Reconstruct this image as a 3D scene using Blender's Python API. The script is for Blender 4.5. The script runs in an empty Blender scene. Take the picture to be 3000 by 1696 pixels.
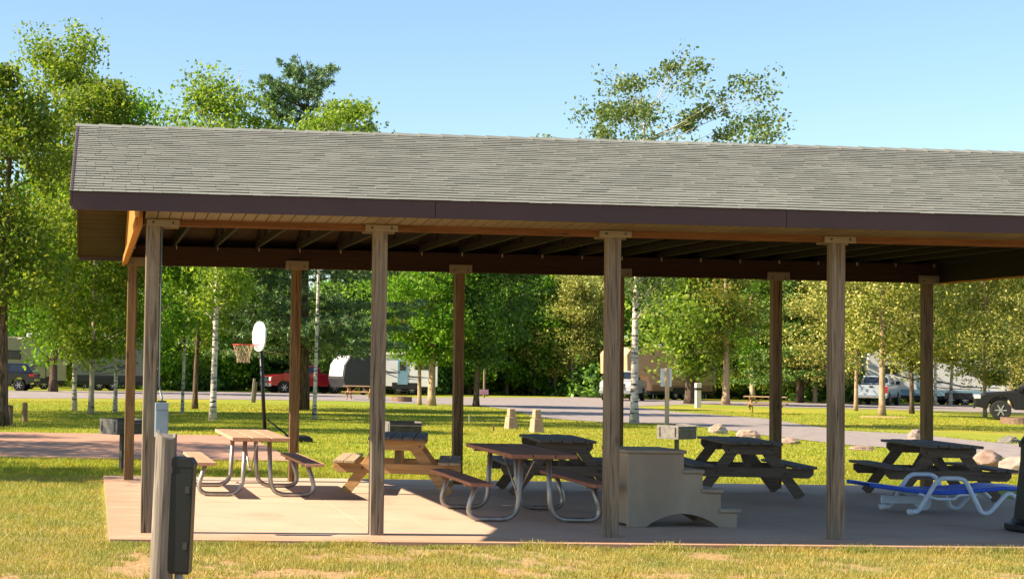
import bpy, math, random
import numpy as np
from mathutils import Vector, Matrix
R=math.radians
S=bpy.context.scene
# ---------------------------------------------------------------- camera
CAM=dict(f=4821.12,pitch=0.0425,roll=0.01847,yaw=-0.07873,c=(-0.5738,-16.9703,1.7816),px0=653.33)
def cam_axes():
    y,p,r=CAM['yaw'],CAM['pitch'],CAM['roll']
    Rt=Vector((math.cos(y),math.sin(y),0)); F=Vector((-math.sin(y),math.cos(y),0)); Z=Vector((0,0,1))
    fw=F*math.cos(p)+Z*math.sin(p); up=-F*math.sin(p)+Z*math.cos(p)
    return Rt*math.cos(r)+up*math.sin(r), -Rt*math.sin(r)+up*math.cos(r), fw
CX,CU,CF=cam_axes(); CP=Vector(CAM['c'])
cd=bpy.data.cameras.new('camera'); co=bpy.data.objects.new('camera',cd); S.collection.objects.link(co)
m=Matrix.Identity(4)
for i in range(3): m[i][0]=CX[i]; m[i][1]=CU[i]; m[i][2]=-CF[i]; m[i][3]=CP[i]
co.matrix_world=m
cd.sensor_width=36; cd.sensor_fit='HORIZONTAL'; cd.lens=CAM['f']/3000*36; cd.shift_x=(1500-CAM['px0'])/3000
cd.clip_end=3000; cd.clip_start=.1
S.camera=co
# ---------------------------------------------------------------- light
SUN_EL=R(38.0); SD=Vector((-math.cos(R(1.5)),-math.sin(R(1.5)),0))*math.cos(SUN_EL)+Vector((0,0,math.sin(SUN_EL)))
W=bpy.data.worlds.new('World'); S.world=W; W.use_nodes=True
nt=W.node_tree; bg=nt.nodes['Background']; sk=nt.nodes.new('ShaderNodeTexSky'); sk.sky_type='NISHITA'; sk.sun_disc=False
sk.sun_elevation=SUN_EL; sk.sun_rotation=math.atan2(SD.x,SD.y); sk.altitude=200; sk.air_density=1.0; sk.dust_density=0.6; sk.ozone_density=1.0
tn=nt.nodes.new('ShaderNodeMix'); tn.data_type='RGBA'; tn.blend_type='MULTIPLY'; tn.inputs[0].default_value=1; tn.inputs[7].default_value=(.97,1.06,1.13,1)
nt.links.new(sk.outputs[0],tn.inputs[6]); nt.links.new(tn.outputs[2],bg.inputs[0]); bg.inputs[1].default_value=0.073
sl=bpy.data.lights.new('sun','SUN'); sl.energy=5.0; sl.angle=R(.55); sl.color=(1,.84,.62)
so=bpy.data.objects.new('sun',sl); S.collection.objects.link(so)
so.rotation_euler=(-SD).to_track_quat('-Z','Y').to_euler()
S.view_settings.view_transform='Standard'; S.view_settings.look='None'; S.view_settings.exposure=1.4; S.view_settings.gamma=1
S.cycles.max_bounces=6; S.cycles.transparent_max_bounces=6
# ---------------------------------------------------------------- pixel (2575 wide reading) -> ground
K=3000/2575
def gz(y): return -0.05-0.0062*min(max(0,y-30),140)
def ray(px,py):
    a=(px*K-CAM['px0'])/CAM['f']; b=(848-py*K)/CAM['f']
    return CX*a+CU*b+CF
def G(px,py,z0=None):
    r=ray(px,py); y=30
    for _ in range(30):
        z=gz(y) if z0 is None else z0
        t=(z-CP.z)/r.z; P=CP+r*t; y=P.y
    return P
FWH=Vector((-math.sin(CAM['yaw']),math.cos(CAM['yaw']),0))
def atD(px,py,D):
    r=ray(px,py); return CP+r*(D/r.dot(FWH))
def GD(px,D):                         # ground point on a column at distance D
    P=atD(px,930,D); return Vector((P.x,P.y,gz(P.y)))
# ---------------------------------------------------------------- materials
def nodes(name):
    m=bpy.data.materials.new(name); m.use_nodes=True; nt=m.node_tree; return m,nt,nt.nodes['Principled BSDF']
def lin(nt,a,b): nt.links.new(a,b)
def ramp(nt,fac,stops):
    r=nt.nodes.new('ShaderNodeValToRGB'); e=r.color_ramp.elements
    while len(e)<len(stops): e.new(.5)
    for i,(p,c) in enumerate(stops): e[i].position=p; e[i].color=(*c,1)
    lin(nt,fac,r.inputs[0]); return r.outputs[0]
def coords(nt,scale,rand=True,world=False):
    if world:
        g=nt.nodes.new('ShaderNodeNewGeometry'); o=g.outputs['Position']
    else:
        t=nt.nodes.new('ShaderNodeTexCoord'); o=t.outputs['Object']
        if rand:
            oi=nt.nodes.new('ShaderNodeObjectInfo'); mu=nt.nodes.new('ShaderNodeMath'); mu.operation='MULTIPLY'; mu.inputs[1].default_value=37
            lin(nt,oi.outputs['Random'],mu.inputs[0]); va=nt.nodes.new('ShaderNodeVectorMath'); va.operation='ADD'
            lin(nt,o,va.inputs[0]); lin(nt,mu.outputs[0],va.inputs[1]); o=va.outputs[0]
    mp=nt.nodes.new('ShaderNodeMapping'); mp.inputs['Scale'].default_value=scale; lin(nt,o,mp.inputs[0]); return mp.outputs[0]
def noise(nt,vec,scale=1,detail=4,rough=.6,dist=0):
    n=nt.nodes.new('ShaderNodeTexNoise'); n.inputs['Scale'].default_value=scale; n.inputs['Detail'].default_value=detail
    n.inputs['Roughness'].default_value=rough; n.inputs['Distortion'].default_value=dist; lin(nt,vec,n.inputs['Vector']); return n.outputs[0]
def mixc(nt,fac,a,b,mode='MIX'):
    x=nt.nodes.new('ShaderNodeMix'); x.data_type='RGBA'; x.blend_type=mode
    for s,v in ((x.inputs[0],fac),(x.inputs[6],a),(x.inputs[7],b)):
        if isinstance(v,(int,float)): s.default_value=v
        elif isinstance(v,tuple): s.default_value=(*v,1)
        else: lin(nt,v,s)
    return x.outputs[2]
def bump(nt,b,h,strength=.3,dist=.01):
    n=nt.nodes.new('ShaderNodeBump'); n.inputs['Strength'].default_value=strength; n.inputs['Distance'].default_value=dist
    lin(nt,h,n.inputs['Height']); lin(nt,n.outputs[0],b.inputs['Normal'])
MC={}
def M(name,c1,c2=None,scale=8,rough=.7,metal=0,bmp=.15,lo=.35,hi=.65,spec=.4,coat=0):
    if name in MC: return MC[name]
    m,nt,b=nodes(name); c2=c2 or tuple(x*.8 for x in c1)
    sc=scale if isinstance(scale,tuple) else (scale,)*3
    n=noise(nt,coords(nt,sc)); lin(nt,ramp(nt,n,[(lo,c2),(hi,c1)]),b.inputs['Base Color'])
    b.inputs['Roughness'].default_value=rough; b.inputs['Metallic'].default_value=metal; b.inputs['Specular IOR Level'].default_value=spec
    b.inputs['Coat Weight'].default_value=coat
    if bmp: bump(nt,b,n,bmp,.004)
    MC[name]=m; return m
def wood(name,light,dark,axis='z',knots=.6,rough=.8,grain=1.0):
    if name in MC: return MC[name]
    m,nt,b=nodes(name); a='xyz'.index(axis)
    s=[44*grain]*3; s[a]=.9; s2=[15]*3; s2[a]=.7; s3=[3.6]*3; s3[a]=1.5
    fine=noise(nt,coords(nt,tuple(s)),1,5,.65)
    w=noise(nt,coords(nt,tuple(s2)),1,3,.5,1.2)
    base=mixc(nt,.5,ramp(nt,fine,[(.3,dark),(.62,light)]),ramp(nt,w,[(.36,dark),(.44,light),(.50,tuple(x*1.15 for x in light)),(.54,tuple(x*.55 for x in light)),(.62,light),(.70,dark)]))
    v=nt.nodes.new('ShaderNodeTexVoronoi'); lin(nt,coords(nt,tuple(s3)),v.inputs['Vector']); v.inputs['Scale'].default_value=1
    kn=ramp(nt,v.outputs['Distance'],[(.05,(1,1,1)),(.13,(0,0,0))])
    mu=nt.nodes.new('ShaderNodeMath'); mu.operation='MULTIPLY'; mu.inputs[1].default_value=knots; lin(nt,kn,mu.inputs[0])
    base=mixc(nt,mu.outputs[0],base,tuple(x*.35 for x in dark))
    if axis=='z' and grain>=.9:
        ck=ramp(nt,noise(nt,coords(nt,(30,30,.45)),1,2,.5),[(.47,(0,0,0)),(.495,(1,1,1)),(.505,(1,1,1)),(.53,(0,0,0))]); mk=ramp(nt,noise(nt,coords(nt,(6,6,.8)),1,2,.5),[(.48,(0,0,0)),(.56,(.85,.85,.85))])
        base=mixc(nt,mixc(nt,1.0,ck,mk,'MULTIPLY'),base,tuple(x*.25 for x in dark))
    lin(nt,base,b.inputs['Base Color']); b.inputs['Roughness'].default_value=rough; b.inputs['Specular IOR Level'].default_value=.25
    bump(nt,b,fine,.5,.004); MC[name]=m; return m
def leafmat(name,cols,trans=.35,rough=.5,spec=.3):
    if name in MC: return MC[name]
    m,nt,b=nodes(name); g=nt.nodes.new('ShaderNodeNewGeometry')
    n=len(cols); c=ramp(nt,g.outputs['Random Per Island'],[((i+.5)/n,cols[i]) for i in range(n)])
    if name.startswith('grass'):
        P_=coords(nt,(1,1,1),world=True); c=mixc(nt,1.0,c,ramp(nt,noise(nt,P_,1.3,4,.6),[(.35,(.72,.85,.75)),(.5,(1,1,1)),(.65,(1.18,1.02,1.0))]),'MULTIPLY')
    lin(nt,c,b.inputs['Base Color']); b.inputs['Roughness'].default_value=rough; b.inputs['Specular IOR Level'].default_value=spec
    t=nt.nodes.new('ShaderNodeBsdfTranslucent'); br=mixc(nt,1.0,c,(1.25,1.35,.6),'MULTIPLY'); lin(nt,br,t.inputs[0])
    x=nt.nodes.new('ShaderNodeMixShader'); x.inputs[0].default_value=trans; lin(nt,b.outputs[0],x.inputs[1]); lin(nt,t.outputs[0],x.inputs[2])
    lin(nt,x.outputs[0],nt.nodes['Material Output'].inputs[0]); MC[name]=m; return m
# ---------------------------------------------------------------- mesh builder
class MB:
    def __init__(s): s.v=[]; s.f=[]
    def add(s,v,f): o=len(s.v); s.v+=[tuple(p) for p in v]; s.f+=[tuple(i+o for i in q) for q in f]; return s
    def box(s,x0,x1,y0,y1,z0,z1):
        return s.add([(x0,y0,z0),(x1,y0,z0),(x1,y1,z0),(x0,y1,z0),(x0,y0,z1),(x1,y0,z1),(x1,y1,z1),(x0,y1,z1)],
                     [(0,3,2,1),(4,5,6,7),(0,1,5,4),(1,2,6,5),(2,3,7,6),(3,0,4,7)])
    def bar(s,p0,p1,w,h,up=(0,0,1)):           # w across, h along "up"
        p0,p1=Vector(p0),Vector(p1); d=(p1-p0).normalized(); up=Vector(up)
        a=d.cross(up)
        if a.length<1e-4: a=d.cross(Vector((0,1,0)))
        a.normalize(); u=a.cross(d).normalized(); a*=w/2; u*=h/2
        v=[p0-a-u,p0+a-u,p0+a+u,p0-a+u,p1-a-u,p1+a-u,p1+a+u,p1-a+u]
        return s.add(v,[(0,1,2,3),(7,6,5,4),(0,4,5,1),(1,5,6,2),(2,6,7,3),(3,7,4,0)])
    def tube(s,pts,r,n=8,cap=True):
        pts=[Vector(p) for p in pts]; N=len(pts); rr=r if isinstance(r,(list,tuple)) else [r]*N
        prev=None; o=len(s.v)
        for i,p in enumerate(pts):
            d=(pts[min(i+1,N-1)]-pts[max(i-1,0)]).normalized()
            if prev is None:
                a=d.orthogonal().normalized()
            else:
                a=(prev-d*prev.dot(d)).normalized()
            prev=a; b=d.cross(a)
            for k in range(n):
                t=2*math.pi*k/n; s.v.append(tuple(p+(a*math.cos(t)+b*math.sin(t))*rr[i]))
        for i in range(N-1):
            for k in range(n):
                k2=(k+1)%n; s.f.append((o+i*n+k,o+i*n+k2,o+(i+1)*n+k2,o+(i+1)*n+k))
        if cap: s.f.append(tuple(o+k for k in range(n))[::-1]); s.f.append(tuple(o+(N-1)*n+k for k in range(n)))
        return s
    def prism(s,poly,a,b,axis='y'):            # poly 2D extruded along axis from a to b
        def P(u,w,t): return {'y':(u,t,w),'x':(t,u,w),'z':(u,w,t)}[axis]
        n=len(poly); v=[P(u,w,a) for u,w in poly]+[P(u,w,b) for u,w in poly]
        f=[tuple(range(n)),tuple(range(2*n-1,n-1,-1))]+[(i,i+n,(i+1)%n+n,(i+1)%n) for i in range(n)]
        return s.add(v,f)
    def lathe(s,prof,c=(0,0,0),n=20,axis='z'):
        o=len(s.v); c=Vector(c)
        for r,z in prof:
            for k in range(n):
                t=2*math.pi*k/n; q={'z':(r*math.cos(t),r*math.sin(t),z),'y':(r*math.cos(t),z,r*math.sin(t)),'x':(z,r*math.cos(t),r*math.sin(t))}[axis]
                s.v.append(tuple(c+Vector(q)))
        for i in range(len(prof)-1):
            for k in range(n): s.f.append((o+i*n+k,o+i*n+(k+1)%n,o+(i+1)*n+(k+1)%n,o+(i+1)*n+k))
        s.f.append(tuple(o+k for k in range(n))[::-1]); s.f.append(tuple(o+(len(prof)-1)*n+k for k in range(n)))
        return s
    def build(s,name,mat,parent=None,bevel=0,smooth=False,fix=True):
        me=bpy.data.meshes.new(name); me.from_pydata(s.v,[],s.f); me.update()
        if fix:
            import bmesh
            bm=bmesh.new(); bm.from_mesh(me); bmesh.ops.recalc_face_normals(bm,faces=bm.faces); bm.to_mesh(me); bm.free()
        return link(name,me,mat,parent,bevel,smooth)
def split(mb,name,mat,parent=None,bevel=0,smooth=False):
    par=list(range(len(mb.v)))
    def find(a):
        while par[a]!=a: par[a]=par[par[a]]; a=par[a]
        return a
    for f in mb.f:
        for q in f[1:]: par[find(q)]=find(f[0])
    g={}
    for f in mb.f: g.setdefault(find(f[0]),[]).append(f)
    out=[]
    for fs in g.values():
        idx=sorted({q for f in fs for q in f}); mp={q:i for i,q in enumerate(idx)}
        o=MB(); o.v=[mb.v[q] for q in idx]; o.f=[tuple(mp[q] for q in f) for f in fs]
        out.append(o.build(name,mat,parent,bevel,smooth))
    return out
def link(name,me,mat,parent=None,bevel=0,smooth=False):
    me.materials.append(mat)
    if smooth: me.polygons.foreach_set('use_smooth',[True]*len(me.polygons))
    o=bpy.data.objects.new(name,me); S.collection.objects.link(o); o.parent=parent
    if bevel:
        b=o.modifiers.new('bevel','BEVEL'); b.width=bevel; b.segments=2; b.limit_method='ANGLE'
    return o
def tag(o,label=None,cat=None,group=None,kind=None):
    for k,v in (('label',label),('category',cat),('group',group),('kind',kind)):
        if v: o[k]=v
    return o
def thing(name,label,cat,loc=(0,0,0),rz=0,group=None):
    o=bpy.data.objects.new(name,None); S.collection.objects.link(o); o.location=loc; o.rotation_euler=(0,0,rz); o.empty_display_size=.2
    return tag(o,label,cat,group)
def dup(root,loc,rz,label,group=None,scale=None):
    r=root.copy(); S.collection.objects.link(r); r.location=loc; r.rotation_euler=(0,0,rz)
    if scale: r.scale=scale
    tag(r,label,None,group)
    def rec(src,dst):
        for ch in src.children:
            c=ch.copy(); S.collection.objects.link(c); c.parent=dst; rec(ch,c)
    rec(root,r); return r
def quads_mesh(name,V):                        # V: (n,4,3) array
    n=len(V); me=bpy.data.meshes.new(name); me.vertices.add(4*n); me.vertices.foreach_set('co',V.reshape(-1).astype(np.float32))
    me.loops.add(4*n); me.loops.foreach_set('vertex_index',np.arange(4*n,dtype=np.int32)); me.polygons.add(n)
    me.polygons.foreach_set('loop_start',np.arange(0,4*n,4,dtype=np.int32)); me.update(calc_edges=True); return me
# ================================================================ SETTING
def ground():
    xs=np.concatenate([[-900,-400,-150],np.arange(-60,121,6),[200,450,1000]]); ys=np.array([-60,-20,-8,0,10,20,30,45,60,75,90,110,130,150,170,240,400,900,2000.])
    v=[(x,y,gz(y)) for y in ys for x in xs]; n=len(xs)
    f=[(j*n+i,j*n+i+1,(j+1)*n+i+1,(j+1)*n+i) for j in range(len(ys)-1) for i in range(n-1)]
    m,nt,b=nodes('lawn'); P=coords(nt,(1,1,1),world=True)
    n1=noise(nt,P,.9,6,.6); n2=noise(nt,P,14,5,.7); n3=noise(nt,P,.12,3,.5)
    grass=ramp(nt,n2,[(.3,(.12,.15,.018)),(.5,(.27,.28,.032)),(.7,(.40,.37,.06))])
    dry=ramp(nt,n2,[(.3,(.22,.165,.085)),(.7,(.42,.31,.17))])
    sx=nt.nodes.new('ShaderNodeSeparateXYZ'); lin(nt,P,sx.inputs[0])
    mr=nt.nodes.new('ShaderNodeMapRange'); mr.inputs[1].default_value=-1; mr.inputs[2].default_value=6; mr.inputs[3].default_value=.62; mr.inputs[4].default_value=.08; lin(nt,sx.outputs[1],mr.inputs[0])
    ad=nt.nodes.new('ShaderNodeMath'); ad.operation='ADD'; lin(nt,n1,ad.inputs[0]); lin(nt,mr.outputs[0],ad.inputs[1])
    fac=ramp(nt,ad.outputs[0],[(.62,(0,0,0)),(.95,(1,1,1))])
    far=ramp(nt,n3,[(.4,(.8,.95,.7)),(.62,(1.15,1.0,.95))])
    c=mixc(nt,1.0,mixc(nt,fac,grass,dry),far,'MULTIPLY')
    lin(nt,c,b.inputs['Base Color']); b.inputs['Roughness'].default_value=.95; b.inputs['Specular IOR Level'].default_value=.1; bump(nt,b,n2,.6,.03)
    o=MB(); o.v=v; o.f=f; tag(o.build('ground',m,fix=False),kind='structure')
ground()
EDGE={}
def strip(name,upper,lower,mat,off=.012,z=None):
    """band between two pixel polylines read on the ground; resampled finely"""
    def res(pl,n=60):
        P=[Vector(G(*p)) for p in pl]; L=[0]
        for a,b in zip(P,P[1:]): L.append(L[-1]+(b-a).length)
        out=[]
        for i in range(n+1):
            t=L[-1]*i/n; j=max(k for k in range(len(L)) if L[k]<=t+1e-9); j=min(j,len(P)-2)
            q=P[j].lerp(P[j+1],(t-L[j])/(L[j+1]-L[j])); out.append(q)
        return out
    U,Lw=res(upper),res(lower); rows=8; v=[]
    for j in range(rows+1):
        for a,b in zip(U,Lw):
            q=a.lerp(b,j/rows); v.append((q.x,q.y,gz(q.y)+off))
    n=len(U); f=[(j*n+i,j*n+i+1,(j+1)*n+i+1,(j+1)*n+i) for j in range(rows) for i in range(n-1)]
    EDGE[name]=([(q.x,q.y) for q in U],[(q.x,q.y) for q in Lw])
    o=MB(); o.v=v; o.f=f; return tag(o.build(name,mat,fix=False),kind='structure')
asph=M('asphalt',(.30,.25,.23),(.20,.17,.165),2.5,.9,bmp=.1)
strip('road',[(-400,980),(200,983),(560,985),(870,990),(1000,1000),(1205,999),(1425,1000),(1500,993),(1620,1004),(1760,1008),(1960,1011),(2250,1015),(2600,1020),(2900,1026)],
             [(-400,1001),(200,1002),(560,1004),(870,1008),(1000,1014),(1201,1019),(1425,1022),(1500,1022),(1620,1021),(1760,1016),(1960,1024),(2250,1030),(2600,1040),(2900,1048)],asph)
strip('side_road',[(1190,1012),(1300,1012),(1460,1010),(1573,1022),(1700,1036),(1925,1053),(2123,1084),(2285,1091),(2483,1112),(2600,1121),(2900,1150)],
             [(1190,1019),(1278,1030),(1367,1052),(1514,1062),(1700,1066),(1925,1096),(2123,1119),(2285,1130),(2483,1148),(2600,1160),(2900,1190)],asph,.018)
dirt=M('bare_soil',(.42,.27,.14),(.30,.22,.08),3,.95,bmp=.2)
# basketball court
court=M('court_concrete',(.42,.235,.16),(.34,.18,.12),(1.2,1.2,1.2),.9)
o=MB().box(-22,3.15,12.7,22.3,-.2,-.02); tag(o.build('court',court),kind='structure')
# slab
m,nt,b=nodes('slab_concrete'); P=coords(nt,(1,1,1),world=True); n1=noise(nt,P,.8,5,.6); n2=noise(nt,P,30,4,.6)
c=mixc(nt,.25,ramp(nt,n1,[(.28,(.36,.225,.15)),(.42,(.50,.35,.245)),(.7,(.55,.42,.31))]),ramp(nt,n2,[(.3,(.30,.21,.155)),(.7,(.46,.37,.29))]))
sx=nt.nodes.new('ShaderNodeSeparateXYZ'); lin(nt,P,sx.inputs[0]); mr=nt.nodes.new('ShaderNodeMapRange'); mr.inputs[1].default_value=-.67; mr.inputs[2].default_value=.25; mr.inputs[3].default_value=.55; mr.inputs[4].default_value=0; lin(nt,sx.outputs[1],mr.inputs[0])
mx=nt.nodes.new('ShaderNodeMapRange'); mx.inputs[1].default_value=-.36; mx.inputs[2].default_value=.9; mx.inputs[3].default_value=.5; mx.inputs[4].default_value=0; lin(nt,sx.outputs[0],mx.inputs[0])
a_=nt.nodes.new('ShaderNodeMath'); a_.operation='MAXIMUM'; lin(nt,mr.outputs[0],a_.inputs[0]); lin(nt,mx.outputs[0],a_.inputs[1]); a2=nt.nodes.new('ShaderNodeMath'); a2.operation='ADD'; lin(nt,a_.outputs[0],a2.inputs[0]); lin(nt,noise(nt,coords(nt,(1.2,3,1),world=True),1,5,.65),a2.inputs[1])
c=mixc(nt,ramp(nt,a2.outputs[0],[(.55,(0,0,0)),(.95,(.75,.75,.75))]),c,(.40,.21,.12))
st_=ramp(nt,noise(nt,coords(nt,(2.2,2.2,1),world=True),1,6,.7),[(.60,(0,0,0)),(.72,(.45,.45,.45))]); c=mixc(nt,st_,c,(.24,.18,.14))
lin(nt,c,b.inputs['Base Color']); b.inputs['Roughness'].default_value=.85; bump(nt,b,n2,.1,.004); slabm=m
sb=MB(); xs=[-.36,2.42,2.432,4.87,4.882,7.31,7.322,9.75,9.762,12.56]; ys=[-.67,3.64,3.652,8.08]
for i in range(0,len(xs),2):
    for j in range(0,4,2): sb.box(xs[i],xs[i+1],ys[j],ys[j+1],-.2,0)
sb.box(-.35,12.55,-.66,8.07,-.2,-.012)
tag(sb.build('concrete_slab',slabm,fix=False),kind='structure')
# ================================================================ SHELTER
WD=7.3; L=2.44; H=3.15
w_front=wood('weathered_post_wood',(.25,.20,.14),(.055,.038,.025),'z')
w_back=wood('back_post_wood',(.23,.14,.065),(.08,.046,.022),'z')
w_beam_shade=wood('shaded_beam_wood',(.040,.017,.008),(.02,.009,.005),'x',.3)  # back beam: timber colour darkened to paint its shade
w_beam_lit=wood('lit_beam_wood',(.17,.07,.022),(.09,.036,.012),'x',.5)  # front beam: same timber, colour warmed to paint bounced light
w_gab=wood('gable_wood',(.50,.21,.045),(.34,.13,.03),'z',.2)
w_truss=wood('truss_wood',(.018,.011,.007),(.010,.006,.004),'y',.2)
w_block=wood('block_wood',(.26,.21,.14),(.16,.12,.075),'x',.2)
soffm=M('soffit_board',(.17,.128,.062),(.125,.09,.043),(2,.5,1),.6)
fasc=M('fascia_paint',(.060,.030,.030),(.048,.025,.026),(1.5,1.5,1.5),.55,bmp=.05)
sh=thing('picnic_shelter','long open timber picnic shelter with grey shingled roof on a concrete slab','shelter')
sup=.293; ex=.80; ey=.62; zE=3.24                       # rise/run, overhangs, fascia bottom
ridge=zE+.185+(WD/2+ey)*sup
PXF=[0.03,2.40,4.885,7.325,9.76,12.2]; PXB=[0,2.43,4.89,7.33,9.78,12.16]
hx=.071
for row,(ys_,xl,mt) in enumerate(((0,PXF,w_front),(WD,PXB,w_back))):
    for i,x in enumerate(xl):
        e=MB().box(-hx,hx,-hx,hx,-.05,H); p=e.build('post',mt,sh,.008); p.location=(x,ys_,0)
        bl=MB()
        for sgn in (-1,1):
            a,b_=(-hx-.0,.34-hx) if i==0 else (-.17,.17)
            y0=sgn*(hx+.0); outer=(sgn<0)==(row==0); bl.box(a,b_,min(y0,y0+sgn*.04),max(y0,y0+sgn*.04),H-.012 if outer else H-.02,H+.058 if outer else H+.11)
        for q in split(bl,'bearing_block',w_block,p,.004):
            yq=q.data.vertices[0].co.y; sg=-1 if yq<0 else 1; a,b_=(-hx,.34-hx) if i==0 else (-.17,.17)
            for fx in (.2,.8): MB().lathe([(.011,sg*(hx+.04)),(.011,sg*(hx+.048))],(a+(b_-a)*fx,0,H+.025),8,'y').build('bolt',M('dark_metal',(.03,.03,.03),(.02,.02,.02),5,.5,.4),q)
for nm,y in (('beam',0),('beam',WD)):
    o=MB()
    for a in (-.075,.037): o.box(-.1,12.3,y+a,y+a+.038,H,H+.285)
    o.build(nm,w_beam_lit if y==0 else w_beam_shade,sh,.003)
ztop=H+.285
# trusses every 0.61 m
zc=ztop
def slope_z(y): return zE+.16+(min(y,WD-y)+ey)*sup     # underside line of the sheathing
for i in range(21):
    x=i*.61; t=MB()
    t.box(x-.019,x+.019,-.05,WD+.05,zc,zc+.09)
    for a,b_ in (((-ey),WD/2),((WD+ey),WD/2)):
        t.bar((x,a,slope_z(a)-.05),(x,b_,slope_z(b_)-.05),.038,.09)
    for y in (1.2,2.4,WD-2.4,WD-1.2): t.bar((x,y,zc+.09),(x,y+(.35 if y<WD/2 else -.35),slope_z(y)-.06),.038,.06)
    t.bar((x,WD/2,zc+.09),(x,WD/2,slope_z(WD/2)-.08),.038,.08)
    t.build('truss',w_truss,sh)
    g=MB()
    for y in (-.085,WD-.12,WD+.07): g.box(x+.02,x+.03,y,y+.05,zc-.05,zc+.06)
    split(g,'hurricane_tie',M('galvanised',(.5,.5,.48),(.35,.35,.34),20,.5,.7),sh)
# gable walls
for sx in (-1,1):
    x=-.1 if sx<0 else 12.335; o=MB()
    poly=[(-.1,H),(WD+.1,H),(WD+.1,slope_z(WD+.1)-.01),(WD/2,slope_z(WD/2)-.01),(-.1,slope_z(-.1)-.01)]
    o.prism(poly,x-.02,x+.018 if sx<0 else x+.02,'x'); g=o.build('gable_wall',w_gab,sh); xi=x+.0195 if sx<0 else x-.0325; o=MB().prism([(a+(.004 if a<0 else -.004 if a>WD else 0),b_-.004 if b_>H else b_+.003) for a,b_ in poly],xi,xi+.012,'x'); o.build('gable_inner_shade',w_truss,sh)  # added dark sheet inside each gable paints the interior shade
    tr=MB().box(x-.045 if sx<0 else x-.1,x+.1 if sx<0 else x+.045,-.07,WD+.07,H-.004,H+.0)
    MB().bar((x+.04*sx,-.09,H+.03),(x+.04*sx,WD+.09,H+.03),.04,.09).build('gable_trim',w_gab,g)
# roof
rf=MB()
x0,x1=-ex,12.2+ex
zt=lambda y:slope_z(y)
for a,b_ in ((-ey,WD/2),(WD/2,WD+ey)):
    za,zb=zt(a),zt(b_)
    rf.add([(x0,a,za),(x1,a,za),(x1,b_,zb),(x0,b_,zb),(x0,a,za+.02),(x1,a,za+.02),(x1,b_,zb+.02),(x0,b_,zb+.02)],
           [(0,3,2,1),(4,5,6,7),(0,1,5,4),(1,2,6,5),(2,3,7,6),(3,0,4,7)])
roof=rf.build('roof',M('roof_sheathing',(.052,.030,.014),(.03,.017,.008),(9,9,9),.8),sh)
f=MB(); jx=[x0,2.85,6.5,10.15,x1]
for ja,jb in zip(jx,jx[1:]): f.box(ja+.002,jb-.002,-ey-.022,-ey,zE,zE+.185).box(ja+.002,jb-.002,WD+ey,WD+ey+.022,zE,zE+.185)
split(f,'fascia',fasc,roof,.003)
f=MB()
for xx in (x0-.022,x1):
    for a,b_ in ((-ey-.022,WD/2),(WD+ey+.022,WD/2)):
        z1,z2=zt(a)-.12,zt(b_)-.12; xa,xb=xx,xx+.022
        f.add([(xa,a,z1),(xb,a,z1),(xb,b_,z2),(xa,b_,z2),(xa,a,z1+.16),(xb,a,z1+.16),(xb,b_,z2+.16),(xa,b_,z2+.16)],[(0,3,2,1),(4,5,6,7),(0,1,5,4),(1,2,6,5),(2,3,7,6),(3,0,4,7)])
split(f,'rake_board',fasc,roof)
f=MB()                                                  # level eave soffit in boards with grooves
for a,b_,c_,d_ in ((-ey,-.08,0,-.032),(WD+.08,WD+ey,-.032,0)):
    f=MB(); x=-.06
    while x<12.26:
        X1=min(x+.116,12.26); f.add([(x,a,zE+.004+c_),(X1,a,zE+.004+c_),(X1,b_,zE+.004+d_),(x,b_,zE+.004+d_),(x,a,zE+.02+c_),(X1,a,zE+.02+c_),(X1,b_,zE+.02+d_),(x,b_,zE+.02+d_)],[(0,3,2,1),(4,5,6,7),(0,1,5,4),(1,2,6,5),(2,3,7,6),(3,0,4,7)])
        x+=.125
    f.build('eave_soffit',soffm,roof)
for xa,xb in ((x0,-.125),(12.325,x1)):                # sloping soffit under the rake overhangs, boards along x
    f=MB(); n=26
    for k in range(n):
        for side in (0,1):
            ya=-ey+(WD/2+ey)*k/n; yb=-ey+(WD/2+ey)*(k+.93)/n
            if side: ya,yb=WD-yb,WD-ya
            f.add([(xa,ya,zt(ya)-.10),(xb,ya,zt(ya)-.10),(xb,yb,zt(yb)-.10),(xa,yb,zt(yb)-.10),(xa,ya,zt(ya)-.085),(xb,ya,zt(ya)-.085),(xb,yb,zt(yb)-.085),(xa,yb,zt(yb)-.085)],
              [(0,3,2,1),(4,5,6,7),(0,1,5,4),(1,2,6,5),(2,3,7,6),(3,0,4,7)])
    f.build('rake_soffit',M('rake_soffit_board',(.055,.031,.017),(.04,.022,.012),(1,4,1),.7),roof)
# shingles: laminated courses
rnd=random.Random(4)
m,nt,b=nodes('shingle'); g=nt.nodes.new('ShaderNodeNewGeometry'); P=coords(nt,(1,1,1),world=True)
c=mixc(nt,.3,ramp(nt,g.outputs['Random Per Island'],[(0,(.158,.168,.148)),(.5,(.178,.188,.166)),(1,(.20,.21,.186))]),ramp(nt,noise(nt,P,120,3,.7),[(.35,(.13,.128,.11)),(.65,(.32,.31,.27))]))
st=ramp(nt,noise(nt,coords(nt,(.5,.5,.5),world=True),1,4,.6),[(.35,(.90,.90,.90)),(.65,(1.06,1.06,1.05))]); c=mixc(nt,1.0,c,st,'MULTIPLY')
lin(nt,c,b.inputs['Base Color']); b.inputs['Roughness'].default_value=.9; b.inputs['Specular IOR Level'].default_value=.25; bump(nt,b,noise(nt,P,200,2,.6),.4,.004); shm=m
q=MB(); sl_=math.hypot(1,sup); nrm=Vector((0,-sup,1)).normalized(); nc=31; ylen=(WD/2+ey+.03)
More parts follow.
